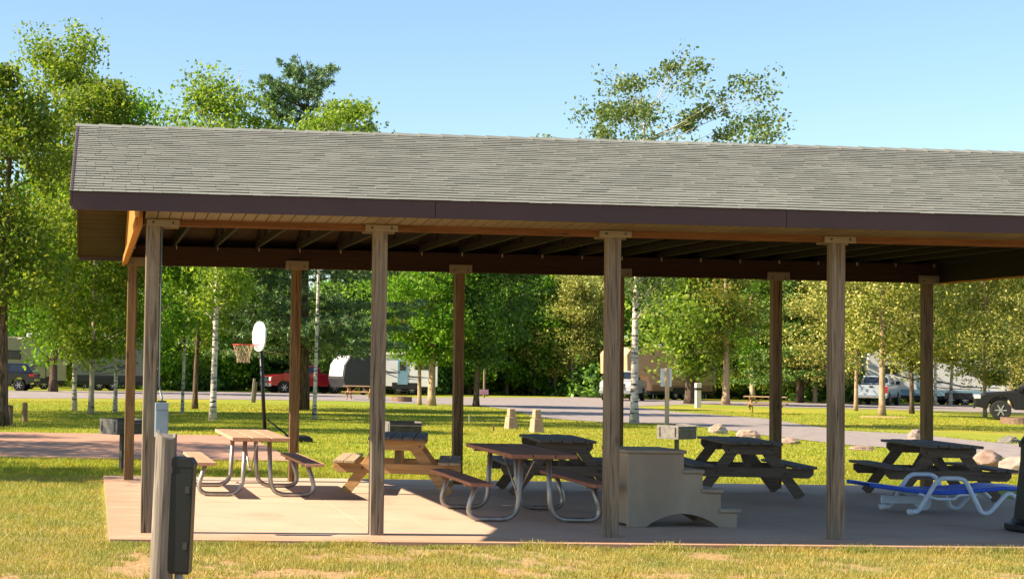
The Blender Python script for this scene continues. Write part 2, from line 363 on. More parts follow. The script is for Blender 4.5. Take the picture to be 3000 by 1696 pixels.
for side in (1,-1):
    for k in range(nc):
        ya=-ey-.035+ylen*k/nc; yb=-ey-.035+ylen*(k+1.25)/nc
        yb=min(yb,WD/2)
        x=x0-.03-rnd.random()*.2
        while x<x1+.03:
            w=rnd.choice((.14,.18,.22,.28,.33)); xa,xb=max(x,x0-.03),min(x+w-.004,x1+.03); x+=w
            if xb-xa<.02: continue
            th=rnd.choice((.0075,.009,.010,.0105,.0115)); lo=ya-(rnd.random()*.004)
            def Pt(xx,yy,h):
                z=zE+.183+(yy+ey)*sup+h; yy2=yy if side==1 else WD-yy; return (xx,yy2,z)
            q.add([Pt(xa,lo,.004),Pt(xb,lo,.004),Pt(xb,yb,.0),Pt(xa,yb,.0),Pt(xa,lo,.004+th),Pt(xb,lo,.004+th),Pt(xb,yb,.002),Pt(xa,yb,.002)],
              [(4,5,6,7),(0,1,5,4),(1,2,6,5),(3,0,4,7)])
so_=q.build('shingles',shm,roof,fix=False); so_.data.materials.append(M('asphalt_edge_shade',(.045,.045,.04),(.03,.03,.026),30,.9,bmp=0))  # butts: bare black asphalt that also paints the shade line under each course
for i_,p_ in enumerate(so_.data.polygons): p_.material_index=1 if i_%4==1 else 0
q=MB(); x=x0-.04; k=0
zr=zE+.183+(WD/2+ey)*sup
while x<x1+.03:
    h0=.022+.004*(k%2); w=.15
    for sg in (1,-1):
        q.add([(x,WD/2-sg*w,zr-w*sup+.02),(x+.31,WD/2-sg*w,zr-w*sup+.012),(x+.31,WD/2,zr+.02),(x,WD/2,zr+.034),
               (x,WD/2-sg*w,zr-w*sup+.004),(x+.31,WD/2-sg*w,zr-w*sup+.002),(x+.31,WD/2,zr),(x,WD/2,zr)],[(0,1,2,3),(0,4,5,1),(0,3,7,4)])
    x+=.145*2; k+=1
q.build('ridge_cap',shm,roof)
# ---------------------------------------------------------------- electrical box on the first post
eb=thing('electrical_box','small blue grey metal electrical box with conduit on the front left shelter post','electrical box',(0.03,0,0))
bx=M('box_paint',(.26,.34,.40),(.22,.29,.35),4,.45,.2,bmp=.03)
MB().box(.05,.185,-.215,-.098,.98,1.33).build('enclosure',bx,eb,.006)
o=MB().box(.057,.178,-.224,-.216,.99,1.26); o.box(.052,.183,-.232,-.216,1.262,1.335); o.build('cover',bx,eb,.003)
MB().lathe([(.018,-.012),(.018,0)],(.085,-.224,1.04),12,'y').build('knob',M('chrome',(.6,.6,.6),(.5,.5,.5),5,.25,.9,bmp=0),eb)
MB().tube([(.118,-.13,1.33),(.118,-.13,1.38),(.09,-.02,1.50),(.086,-.02,3.13)],.012,8).build('conduit',M('conduit_grey',(.30,.33,.30),(.22,.25,.23),6,.5,.3),eb,smooth=True)
MB().box(.075,.165,-.18,-.10,1.335,1.352).build('hub',M('dark_metal',(.03,.03,.03),(.02,.02,.02),5,.5,.4),eb)
# ---------------------------------------------------------------- picnic tables
tan=wood('plank_tan',(.50,.30,.20),(.38,.21,.14),'y',.1); red=wood('plank_red',(.34,.155,.095),(.25,.115,.075),'y',.1)
grey=wood('plank_grey',(.17,.15,.13),(.085,.072,.062),'y',.4); greyx=wood('plank_grey_frame',(.17,.13,.095),(.085,.065,.05),'x',.4)
newx=wood('frame_pine',(.50,.30,.13),(.34,.19,.08),'x',.4); newy=wood('bench_pine',(.46,.34,.22),(.32,.22,.14),'y',.4); topd=wood('plank_dark',(.15,.13,.125),(.07,.06,.058),'y',.3)
galv=M('galvanised_pipe',(.42,.39,.35),(.28,.255,.23),(9,9,3),.42,.75,bmp=.05)
def arc_path(pts,r,n=6):
    out=[Vector(pts[0])]
    for i in range(1,len(pts)-1):
        a,b_,c=Vector(pts[i-1]),Vector(pts[i]),Vector(pts[i+1]); d1=(a-b_).normalized(); d2=(c-b_).normalized()
        rr=min(r,(a-b_).length*.49,(c-b_).length*.49); p0=b_+d1*rr; p1=b_+d2*rr
        for k in range(n+1):
            t=k/n; out.append(p0*(1-t)**2+b_*2*t*(1-t)+p1*t*t)
    out.append(Vector(pts[-1])); return out
def pipe_table(label,loc,rz,pl,Ln=2.44):
    t=thing('picnic_table',label,'picnic table',loc,rz,'picnic tables under the shelter')
    for k in range(3):
        x=-.375+.255*k; MB().box(x,x+.242,-Ln/2,Ln/2,.745,.79).build('tabletop_plank',pl,t,.006)
    for s in (-1,1): MB().box(s*.70-.125,s*.70+.125,-Ln/2,Ln/2,.425,.465).build('bench',pl,t,.006)
    for y in (-.78,.78):
        for s in (-1,1):
            p=arc_path([(s*.16,y,.72),(s*.19,y,.03),(s*.80,y,.03),(s*.68,y,.40)],.20)
            MB().tube(p,.03,12).build('leg',galv,t,smooth=True)
        c=MB(); c.box(-.36,.36,y-.03,y+.03,.715,.744)
        for s in (-1,1): c.box(s*.70-.11,s*.70+.11,y-.03,y+.03,.395,.424)
        split(c,'bracket',M('rusty_bracket',(.34,.26,.19),(.22,.15,.10),14,.6,.4),t)
    c=MB().tube([(0,-.78,.70),(0,-.10,.30)],.013,8).tube([(0,.78,.70),(0,.10,.30)],.013,8); c.tube([(-.19,-.0,.12),(.19,.0,.12)],.01,6)
    c.tube([(0,-.10,.30),(0,.10,.30)],.013,8)
    c.build('brace',galv,t,smooth=True); return t
def frame_table(name,label,loc,rz,top,bench,frm,Ln=1.83,group='picnic tables under the shelter',zs=1,warp=0):
    t=thing(name,label,'picnic table',loc,rz,group)
    r=random.Random(sum(map(ord,label)))
    for k in range(5):
        x=-.38+.154*k; a=r.uniform(-.012,.012); b_=r.uniform(-.012,.012)
        o=MB().box(x,x+.144,-Ln/2+a,Ln/2+b_,.742,.78); o.v=[(q[0],q[1],q[2]+(.006 if k in(1,3) else 0)) for q in o.v]; o.build('tabletop_plank',top,t,.005)
    for s in (-1,1):
        for k in (0,1):
            x=s*.70-.145+.149*k; MB().box(x,x+.141,-Ln/2+r.uniform(-.02,.02),Ln/2+r.uniform(-.02,.02),.425,.463).build('bench_plank',bench,t,.005)
    for y in (-.62,.62):
        sy=1 if y>0 else -1
        for s in (-1,1): MB().bar((s*.16,y,.735),(s*.70,y,0.015),.04,.14,(s*1,0,.35)).build('leg',frm,t,.005)
        c=MB(); z0,z1=.60,.738                           # cleat under the top, cut corners
        c.prism([(-.38,z1),(-.38,z0+.07),(-.32,z0),(.32,z0),(.38,z0+.07),(.38,z1)],y+sy*.022,y+sy*.06)
        c.build('cleat',frm,t,.004)
        c=MB().prism([(-.86,.42),(-.86,.34),(-.80,.285),(.80,.285),(.86,.34),(.86,.42)],y+sy*.022,y+sy*.06); c.build('crossbeam',frm,t,.004)
        MB().bar((0,y-sy*.0,.36),(0,y-sy*.50,.71),.09,.04,(0,sy,1)).build('diagonal_brace',frm,t,.004)
        bo=MB()
        for bxx,bz in ((-.30,.66),(.30,.66),(-.47,.35),(.47,.35)): bo.lathe([(.012,y+sy*.06),(.012,y+sy*.067)],(bxx,0,bz),8,'y')
        split(bo,'bolt',MC['dark_metal'],t)
    return t
pipe_table('metal frame picnic table with sunlit pale tan planks, leftmost on the slab',(1.60,5.35,0),R(1),tan)
pipe_table('metal frame picnic table with dull red planks between the second and third front posts',(4.50,2.3,0),R(-1),red)
frame_table('wooden_picnic_table','wooden picnic table with new pine frame and dark top behind the second front post',(3.72,5.75,0),R(-13),topd,newy,newx)
frame_table('wooden_picnic_table','weathered wooden picnic table behind the red topped table',(5.95,5.75,0),R(-6),grey,grey,greyx)
frame_table('wooden_picnic_table','weathered wooden picnic table behind the beige steps',(8.68,6.0,0),R(-8),grey,grey,greyx)
frame_table('wooden_picnic_table','weathered wooden picnic table behind the blue and white lounger',(11.45,5.85,0),R(-7),grey,grey,greyx)
# ---------------------------------------------------------------- steps
st=thing('portable_steps','beige moulded portable steps with arched side beside the third front post','steps',(5.42,1.05,0),R(4))
beige=M('beige_plastic',(.34,.28,.20),(.27,.215,.15),(2.5,2.5,1.2),.55,bmp=.04)
def step_profile(o=0):
    p=[(0,0),(0,.82),(.66,.82),(.66,.60),(.885,.60),(.885,.385),(1.10,.385),(1.10,.165),(1.295,.165),(1.295,0)]
    arc=[(1.08-.86*t/14, .15*math.sin(math.pi*t/14)**.8) for t in range(15)]
    return p+arc
o=MB()
for y in (0,.66): o.prism(step_profile(),y,y+.04)
o.box(0.004,.03,.04,.66,.03,.818); o.build('side_panel',beige,st,.006)
tr=MB().box(-.03,.685,-.03,.73,.822,.862); tr.build('platform',beige,st,.012)
for x,z in ((.66,.602),(.885,.387),(1.10,.167)):
    MB().box(x-.02,x+.235,-.03,.73,z,z+.045).build('tread',beige,st,.012)
    MB().box(x,x+.02,.04,.66,max(z-.215,0.02),z-.002).build('riser',beige,st)
# ---------------------------------------------------------------- lounger
lg=thing('sun_lounger','blue and white plastic sun lounger with arm loops on the shaded slab','sun lounger',(9.2,3.0,0),R(0))
wp=M('white_plastic',(.66,.76,.84),(.60,.70,.78),3,.35,bmp=.02); bp=M('blue_plastic',(.04,.13,.70),(.03,.10,.55),3,.35,bmp=.02)
for y in (0,.74):
    p=arc_path([(.52,y,.03),(.60,y,.05),(.86,y,.46),(1.20,y,.46),(1.42,y,.03),(1.52,y,.03),(1.78,y,.31),(1.95,y,.16)],.09)
    MB().tube(p,.028,10).build('arm_frame',wp,lg,smooth=True)
    MB().tube([(.46,y,.03),(.58,y,.045)],[.04,.034],10).build('foot',wp,lg,smooth=True)
    MB().tube(arc_path([(.62,y+.02,.26),(.85,y+.02,.20),(1.08,y+.02,.20),(1.13,y+.02,.25),(1.36,y+.02,.26)],.03),.018,8).build('side_bar',wp,lg,smooth=True)
prof=[(0,.36),(.25,.33),(.7,.28),(1.0,.275),(1.3,.30),(1.75,.34),(2.1,.33)]
for y in (.05,.69): MB().tube([(x,y,z) for x,z in prof],.026,8).build('rail',bp,lg,smooth=True)
o=MB()
for k in range(30):
    x=.04+k*.07; j=max(i for i in range(len(prof)) if prof[i][0]<=x); j=min(j,len(prof)-2); t=(x-prof[j][0])/(prof[j+1][0]-prof[j][0]); z=prof[j][1]*(1-t)+prof[j+1][1]*t
    o.box(x,x+.048,.06,.68,z+.012,z+.024)
o.build('slats',bp,lg)
for y in (.70,): MB().lathe([(.02,-.02),(.11,-.02),(.11,.02),(.02,.02)],(1.02,y,.11),20,'y').build('wheel',wp,lg)
MB().box(.42,.95,.60,.64,.09,.19).build('stretcher',wp,lg,.01)
# ---------------------------------------------------------------- litter bin at the right edge
bn=thing('litter_bin','black tapered litter bin cut off by the right edge of the picture','litter bin',(10.30,1.05,0))
blk=M('black_plastic',(.012,.012,.014),(.008,.008,.01),3,.45,bmp=.02)
MB().lathe([(.43,0),(.44,.03),(.44,.08),(.37,.10),(.35,.14)],n=32).build('base',blk,bn,smooth=False)
MB().lathe([(.34,.141),(.27,.8),(.265,.95)],n=32).build('bin_body',blk,bn,smooth=False)
MB().lathe([(.285,.951),(.285,1.0),(.22,1.10),(.10,1.17)],n=32).build('lid',blk,bn)
# ---------------------------------------------------------------- foreground service post and pedestal box
fgD=10.6; A=atD(404,1456,fgD); B_=atD(418,1095,fgD); dirv=(B_-A).normalized(); base=A-dirv*((A.z+.05)/dirv.z)
fp=thing('service_post','weathered pale round timber post leaning in the foreground left','post',base)
log=wood('silver_log',(.24,.205,.17),(.045,.035,.028),'z',.5,grain=.9)
Lp=(B_-base).length
o=MB(); n=22; seg=26; rr=random.Random(2)
ax=dirv; a1=ax.orthogonal().normalized(); a1=Vector((1,0,0))-ax*ax.x; a1.normalize(); b1=ax.cross(a1)
for i in range(seg+1):
    t=i/seg; c=ax*(Lp*t)
    for k in range(n):
        th=2*math.pi*k/n; r_=.073*(1+.03*math.sin(3*th+t*3)+.02*math.sin(7*th+t*9))*(1.06-.12*t)
        if 0.0<th-5.75<.40: r_*=.84
        zz=0
        if i==seg: zz=.02*math.sin(th*2+1)
        o.v.append(tuple(c+(a1*math.cos(th)+b1*math.sin(th))*r_+ax*zz))
for i in range(seg):
    for k in range(n): o.f.append((i*n+k,i*n+(k+1)%n,(i+1)*n+(k+1)%n,(i+1)*n+k))
o.f.append(tuple(seg*n+k for k in range(n))); o.build('log',log,fp,smooth=False)
T=atD(463,1150,fgD); Bm=atD(449,1440,fgD)
pb=thing('electrical_pedestal','dark grey green metal hookup box mounted beside the foreground timber post','electrical box',Bm)
up=(T-Bm); Lb=up.length; up.normalize(); rx=(Vector((1,0,0))-up*up.x).normalized(); fy=up.cross(rx)
rot=Matrix((rx,fy,up)).transposed().to_4x4(); pb.matrix_world=Matrix.Translation(Bm)@rot@Matrix.Rotation(R(-12),4,'Z')
pgm=M('pedestal_paint',(.018,.020,.020),(.013,.015,.015),3,.4,.3,bmp=.03)
MB().box(-.075,.072,-.06,.10,0,Lb-.03).build('enclosure',pgm,pb,.006)
MB().prism([(-.078,Lb-.06),(-.078,Lb-.02),(-.06,Lb),(.05,Lb),(.075,Lb-.035),(.075,Lb-.06)],-.064,.102,'y').build('cap',pgm,pb,.004)
MB().box(-.068,.066,-.067,-.0605,.015,Lb-.10).build('door',pgm,pb,.003)
o=MB()
for zz in (.16,Lb*.70): o.box(.028,.056,-.078,-.0675,zz,zz+.045)
split(o,'latch',M('latch_metal',(.10,.10,.10),(.06,.06,.06),9,.35,.8),pb)
MB().box(-.12,-.08,-.03,.04,.05,Lb-.05).build('bracket',MC['dark_metal'],pb)
MB().tube([(0,.02,-1.2),(0,.02,-.002)],.028,12).build('conduit',M('pvc_grey',(.42,.44,.46),(.36,.38,.40),5,.5),pb,smooth=True)
# ---------------------------------------------------------------- grills
gm=M('grill_steel',(.10,.09,.085),(.055,.05,.05),12,.6,.4); gs=M('grill_side',(.26,.235,.22),(.16,.145,.135),12,.6,.4)
def grill(label,px,top,D,rz):
    P=atD(px,top,D); z0=gz(P.y); g=thing('park_grill',label,'grill',(P.x,P.y,z0),rz,'charcoal grills on posts'); h=P.z-z0
    MB().box(-.03,.03,-.03,.03,-.1,h-.26).build('post',gm,g)
    for q_ in (-1,1): MB().box(min(q_*.292,q_*.30),max(q_*.292,q_*.30),-.22,.22,h-.25,h).build('side_plate',gs,g,.002)
    o=MB(); o.box(-.291,.291,-.22,-.212,h-.25,h-.02).box(-.292,.292,.212,.22,h-.25,h).box(-.292,.292,-.22,.212,h-.25,h-.242); o.build('firebox',gm,g)
    o=MB()
    for sx in (-1,1):
        o=MB()
        for yy in (-.16,.16): MB().box(sx*.303-.003,sx*.303+.003,yy-.010,yy+.010,h-.21,h-.04).build('height_slot',MC['dark_metal'],g)
    o=MB()
    for k in range(14): o.tube([(-.28+k*.043,-.21,h-.07),(-.28+k*.043,.20,h-.07)],.006,5)
    o.tube([(-.29,-.24,h-.07),(.29,-.24,h-.07)],.008,5).tube([(.30,0,h-.07),(.42,0,h-.07)],.01,6); o.build('grate',gs,g); return g
grill('black charcoal grill on a post behind the back left shelter post',308,1052,27,R(40))
grill('black charcoal grill seen just above the dark topped table by the second front post',1012,1059,30,R(5))
grill('black charcoal grill on a post above the beige steps',1702,1068,30,R(38))
# ---------------------------------------------------------------- basketball hoop
hD=37.2
Hb=GD(670,hD); hp=thing('basketball_hoop','portable basketball hoop with white oval backboard and red rim on the court','basketball hoop',Hb)
bc=atD(650,846,hD)-Hb; rl=atD(586,866,hD)-Hb; rr_=atD(636,866,hD)-Hb
blkm=M('hoop_black',(.015,.015,.017),(.01,.01,.012),4,.4,.2)
MB().tube([(0,0,.05),(bc.x+.05,0,bc.z-.2)],.045,10).build('pole',blkm,hp,smooth=True)
MB().tube([(.04,0,.50),(.55,0,.12)],.02,8).build('brace',blkm,hp,smooth=True)
o=MB().prism([(-.12,0),(-.15,.05),(-.10,.13),(.95,.16),(1.06,.08),(1.02,0)],-.3,.3); o.build('base',blkm,hp,.03)
# oval board facing -x, turned a little toward the camera
ang=R(12); n_=Vector((-math.cos(ang),-math.sin(ang),0)); tt=Vector((n_.y,-n_.x,0)); cc=Vector((bc.x,0,bc.z)); o=MB(); N=36
for th_ in (0,.035):
    for k in range(N):
        t=2*math.pi*k/N; u=.46*math.cos(t); v=.34*math.copysign(abs(math.sin(t))**.9,math.sin(t)); o.v.append(tuple(cc+tt*u+Vector((0,0,v))-n_*th_))
o.f=[tuple(range(N)),tuple(range(2*N-1,N-1,-1))]+[(i,i+N,(i+1)%N+N,(i+1)%N) for i in range(N)]
bb=o.build('backboard',M('board_white',(.82,.82,.80),(.78,.78,.77),2,.4,bmp=0),hp)
o=MB()
for u0,u1,v0,v1 in ((-.13,.13,.03,.045),(-.13,.13,-.19,-.175),(-.13,-.115,-.19,.045),(.115,.13,-.19,.045)):
    v=[cc+tt*u+Vector((0,0,w))+n_*.003 for u,w in ((u0,v0),(u1,v0),(u1,v1),(u0,v1))]; o.add(v,[(0,1,2,3)])
o.build('square_marking',M('mark_grey',(.45,.45,.45),(.4,.4,.4),4,.5,bmp=0),bb)
rc=Vector((rr_.x-.23,0,rl.z)); orr=M('rim_red',(.55,.05,.03),(.45,.04,.02),5,.45,.2,bmp=0)
MB().tube([rc+Vector((.228*math.cos(2*math.pi*k/28),.228*math.sin(2*math.pi*k/28),0)) for k in range(29)],.011,6).tube([rc+Vector((.22,-.04,-.0)),cc+Vector((0,-.04,rc.z-cc.z))],.014,6).tube([rc+Vector((.22,.04,-.02)),cc+Vector((0,.04,rc.z-cc.z-.06))],.014,6).build('rim',orr,hp,smooth=True)
o=MB()
for k in range(12):
    for s in (1,-1):
        pts=[]
        for j in range(6):
            a=2*math.pi*(k+.5*s*j*.8)/12; r_=.22-.085*min(j/4,1)+(.015 if j==5 else 0); pts.append(rc+Vector((r_*math.cos(a)+.02*(j/5),r_*math.sin(a),-.08*j-.01)))
        o.tube(pts,.0065,4,False)
o.build('net',M('net_cord',(.55,.42,.28),(.45,.30,.2),9,.9,bmp=0),hp)
# ---------------------------------------------------------------- small site furniture
def post_pair():
    for px,py,top in ((25,1070,1018),(62,1060,1012)):
        P=G(px,py); hh=atD(px,top,(P-CP).dot(FWH)).z-P.z
        t=thing('timber_bollard','short brown timber bollard on the left lawn, '+('nearer of the two' if px<40 else 'farther of the two'),'bollard',P,0,'timber bollards on the left lawn')
        MB().lathe([(.075,-.1),(.075,hh-.02),(.055,hh)],n=14).build('shaft',wood('bollard_wood',(.30,.20,.12),(.16,.10,.06),'z'),t)
    for px,py,top,nm in ((1285,1078,1027,'farther'),(1349,1087,1029,'nearer')):
        P=G(px,py); hh=atD(px,top,(P-CP).dot(FWH)).z-P.z
        t=thing('tapered_marker','pale tapered two tier marker on the lawn beyond the slab, '+nm+' of the pair','marker',P,R(12),'tapered two tier markers')
        cm=M('block_marker',(.42,.29,.19),(.32,.22,.14),9,.9)
        for a_,b__,w0,w1,nm2 in ((-.08,hh*.60,.165,.125,'base'),(hh*.604,hh,.105,.085,'cap')):
            MB().add([(-w0,-w0,a_),(w0,-w0,a_),(w0,w0,a_),(-w0,w0,a_),(-w1,-w1,b__),(w1,-w1,b__),(w1,w1,b__),(-w1,w1,b__)],[(0,3,2,1),(4,5,6,7),(0,1,5,4),(1,2,6,5),(2,3,7,6),(3,0,4,7)]).build(nm2,cm,t,.02)
post_pair()
for px,py,top,c_,lb in ((1180,1062,1040,(.6,.5,.35),'small pale marker stake in the lawn behind the red topped table'),(1241,1083,1066,(.25,.16,.1),'small brown marker stake in the lawn before the tapered markers')):
    P=G(px,py); hh=atD(px,top,(P-CP).dot(FWH)).z-P.z
    o=MB().prism([(-.02,-.05),(-.025,hh*.8),(0,hh),(.025,hh*.8),(.02,-.05)],-.01,.01); q=o.build('marker_stake',M('stake%.2f'%c_[0],c_,None,9,.9)); q.location=P; tag(q,lb,'stake')
# sign post seen from behind, right of the big birch
P=G(1677,1070); D=(P-CP).dot(FWH); hh=atD(1677,925,D).z-P.z
t=thing('sign_post','pale square sign post with white board seen above the right grill','sign',P)
MB().box(-.055,.055,-.055,.055,-.1,hh).build('post',wood('sign_wood',(.62,.44,.27),(.46,.31,.18),'z'),t,.004)
a,b_=atD(1663,925,D).x-P.x,atD(1691,970,D).x-P.x; z0=atD(1677,972,D).z-P.z
MB().box(a,b_,.057,.075,z0,hh-.02).build('sign_board',M('sign_white',(.72,.76,.80),(.66,.70,.75),3,.5,bmp=0),t)
# campsite posts and pedestals
def pedestal(label,px,py,top,w,lean=0,kind='utility'):
    P=G(px,py); D=(P-CP).dot(FWH); hh=atD(px,top,D).z-P.z; t=thing('utility_pedestal',label,'utility pedestal',P,0); t.rotation_euler=(0,lean,0)
    pm=M('pedestal_white',(.60,.58,.52),(.5,.48,.42),5,.6); MB().box(-w/2,w/2,-w/2,w/2,-.05,hh*.72).build('pillar',pm,t,.01)
    MB().box(-w*.62,w*.62,-w*.6,w*.6,hh*.722,hh*.80).build('collar',MC['dark_metal'],t,.005); MB().box(-w*.55,w*.55,-w*.55,w*.55,hh*.802,hh).build('head',pm,t,.02)
pedestal('pale campsite hookup pedestal on the lawn right of the sign post',1755,1025,963,.26)
pedestal('white hookup pedestal beside the parked travel trailer',1107,985,938,.24)
P=G(637,1012); t=thing('split_post','leaning weathered timber site post left of the red pickup','post',P); t.rotation_euler=(0,R(5),0)
MB().box(-.12,-.02,-.06,.06,-.1,1.15).build('plank',wood('site_post_wood',(.42,.36,.28),(.22,.18,.13),'z'),t); MB().box(-.015,.10,-.06,.06,-.1,1.0).build('dark_plank',wood('site_post_dark',(.2,.15,.1),(.1,.07,.05),'z'),t)
P=G(1217,1000); D=(P-CP).dot(FWH); t=thing('site_marker_post','thin brown site marker post with small pink plate, beyond the lawn','site marker',P)
hh=atD(1217,925,D).z-P.z; MB().box(-.05,.05,-.05,.05,-.1,hh).build('post',wood('thin_post',(.40,.28,.18),(.25,.17,.1),'z'),t)
MB().box(-.38,.28,-.08,-.055,.22,.55).build('plate',M('pink_plate',(.55,.22,.24),(.60,.40,.40),7,.6),t)
# rocks
def rock(label,px,py,wpx,hpx,seed,c1,c2,flat=1.0):
    P=G(px,py); D=(P-CP).dot(FWH); s=CAM['f']/K/D; w,h=wpx/s/2,hpx/s
    import bmesh
    bm=bmesh.new(); bmesh.ops.create_icosphere(bm,subdivisions=3,radius=1); r=random.Random(seed)
    pl=[(Vector((r.uniform(-1,1),r.uniform(-1,1),r.uniform(-.4,1))).normalized(),r.uniform(.66,.92)) for _ in range(11)]
    for v in bm.verts:
        for n_,d_ in pl:
            k=v.co.dot(n_)
            if k>d_: v.co-=n_*(k-d_)
        v.co*=1+.05*math.sin(v.co.x*9+seed)*math.sin(v.co.y*8)+.04*math.sin(v.co.z*13+seed*2); v.co=Vector((v.co.x*w*1.05,v.co.y*w*.75,v.co.z*h*.58+h*.30))
    me=bpy.data.meshes.new('boulder'); bm.to_mesh(me); bm.free()
    o=link('boulder',me,M('rock%d'%seed,c1,c2,(5,5,5),.9,bmp=.6),None,0,False); o.location=(P.x,P.y,P.z-.02); tag(o,label,'boulder','boulders along the side road')
pk=(.34,.25,.19); gr=(.30,.28,.25)
rock('pale jagged boulder with dark flank right of the right grill',1803,1090,52,32,1,(.46,.39,.31),(.26,.19,.14))
rock('rounded pale pink boulder above the table behind the steps',1882,1104,60,32,2,(.40,.30,.24),(.26,.18,.14))
rock('low flat tan boulder just right of the fifth back post',1988,1116,56,22,3,pk,(.22,.15,.11))
rock('low tan boulder beyond the rightmost table’s left end',2168,1132,60,18,4,pk,(.22,.15,.11))
rock('boulder half hidden by the rightmost back post',2310,1108,54,36,5,(.34,.28,.24),(.10,.08,.065))
rock('dark grey boulder across the side road at far right',2536,1113,56,24,6,(.22,.20,.17),(.10,.09,.08))
rock('large pink boulder behind the rightmost table',2482,1175,92,52,7,(.36,.25,.195),(.22,.145,.11))
rock('large pale boulder cut by the right edge of the picture',2556,1192,100,58,8,(.40,.32,.27),(.26,.19,.155))
rock('low grey slab of rock behind the right grill',1722,1074,76,12,9,(.42,.36,.30),(.25,.21,.18))
rock('small pale boulder on the far verge behind the right posts',1995,1004,26,12,10,(.40,.31,.21),(.3,.22,.15))
# far picnic tables
P=G(905,1005); far1=frame_table('far_picnic_table','small weathered picnic table on the far lawn before the travel trailer',P,R(70),wood('far_plank',(.40,.26,.15),(.26,.16,.09),'y',.2),newx,newx,group='picnic tables on the lawn')
P=G(1925,1040); o=frame_table('far_picnic_table','brown picnic table on the lawn seen behind the fifth back post',P,R(62),MC['far_plank'],MC['far_plank'],newx,group='picnic tables on the lawn')
P=G(1420,975); o=frame_table('far_picnic_table','dark picnic table in the shade of the far tree line',P,R(80),grey,grey,greyx,group='picnic tables on the lawn')
P=G(1010,1010); q=MB().lathe([(.55,0),(.55,.28),(.5,.28),(.5,.02)],n=24).build('fire_ring',M('rust_ring',(.26,.17,.12),(.16,.1,.07),6,.7,.3)); q.location=P; tag(q,'rusty round fire ring on the far lawn left of the thin trunks','fire ring')
P=G(2560,1066); q=MB().lathe([(.62,0),(.62,.26),(.56,.26),(.56,.02)],n=24).build('fire_ring',MC['rust_ring']); q.location=P; tag(q,'low rusty fire ring on the lawn at the right edge below the black vehicle','fire ring')
def chair(label,px,py,cm):
    P=G(px,py); t=thing('folding_chair',label,'chair',P,R(20))
    MB().box(-.28,.28,-.25,.25,.42,.46).build('seat',cm,t); MB().bar((0,.25,.45),(0,.38,.98),.56,.03,(0,1,0)).build('backrest',cm,t)
    for sx in (-.27,.27): MB().tube([(sx,-.25,0),(sx,.25,.62)],.015,5).tube([(sx,.25,0),(sx,-.25,.62)],.015,5).build('leg',MC['dark_metal'],t)
chair('blue folding chair in the shade of the far tree line',1365,980,bp)
P=G(1250,982); t=thing('folding_table','small folding table with yellow legs in front of the tree line','table',P,R(10))
MB().box(-.55,.55,-.35,.35,.70,.74).build('tabletop',wp,t)
ym=M('yellow_paint',(.6,.5,.06),(.5,.4,.05),5,.5,bmp=0)
for s in (-1,1): MB().tube([(s*.4,-.3,0),(s*.1,.3,.7)],.03,6).build('leg',ym,t)
P=G(1400,982); t=thing('portable_grill','small black grill beside the blue folding chair','grill',P)
MB().lathe([(.1,.55),(.32,.68),(.36,.8),(.30,.95),(.08,1.02)],n=16).build('bowl',blk,t)
for k in range(3): a=k*2.1; MB().tube([(.1*math.cos(a),.1*math.sin(a),.6),(.35*math.cos(a),.35*math.sin(a),0)],.015,5).build('leg',MC['dark_metal'],t)
# ================================================================ VEHICLES (x forward, built at real size)
glass=M('tinted_glass',(.02,.025,.03),(.015,.018,.022),3,.08,.0,bmp=0,spec=.8); tyre=M('tyre',(.018,.018,.018),(.012,.012,.012),9,.85); rimm=M('alloy',(.55,.55,.55),(.45,.45,.45),5,.3,.8,bmp=0)
chrome=MC['chrome']; trimb=M('black_trim',(.02,.02,.022),(.015,.015,.016),5,.5,bmp=0); lampw=M('lamp_clear',(.75,.75,.72),(.7,.7,.7),5,.15,.3,bmp=0); lampr=M('lamp_red',(.40,.01,.01),(.3,.01,.01),5,.2,bmp=0)
def paint(n,c): return M('paint_'+n,c,tuple(x*.93 for x in c),2,.28,.15,bmp=0,coat=.8)
def wheel(t,x,y,r,w=.26):
    sy=1 if y>0 else -1
    a=MB().lathe([(r*.62,-w/2),(r*.93,-w/2),(r,-w*.35),(r,w*.35),(r*.93,w/2),(r*.62,w/2)],(0,0,0),28,'y').build('wheel',tyre,t); a.location=(x,y,r)
    o=MB().lathe([(r*.62,-.02),(r*.64,.0),(r*.60,.015),(r*.52,.0)],(0,0,0),28,'y')
    for k in range(6):
        th=k*math.pi/3; o.bar((0,0,0),(r*.58*math.cos(th),0,r*.58*math.sin(th)),.04,.07,(0,1,0))
    o.v=[(q[0],q[1]*sy+sy*(w/2-.015),q[2]) for q in o.v]; o.build('rim',rimm,a)
def side(top,wh,ra,zb,n=10):
    """closed side outline: top polyline rear->front, bottom with wheel arches"""
    p=list(top); 
    for x in sorted(wh,reverse=True):
        zc=.40; p.append((x+ra,zb))
        for k in range(1,n): a=math.pi*k/n; p.append((x+ra*math.cos(a),max(zb,zc+ra*math.sin(a))))
        p.append((x-ra,zb))
    return p
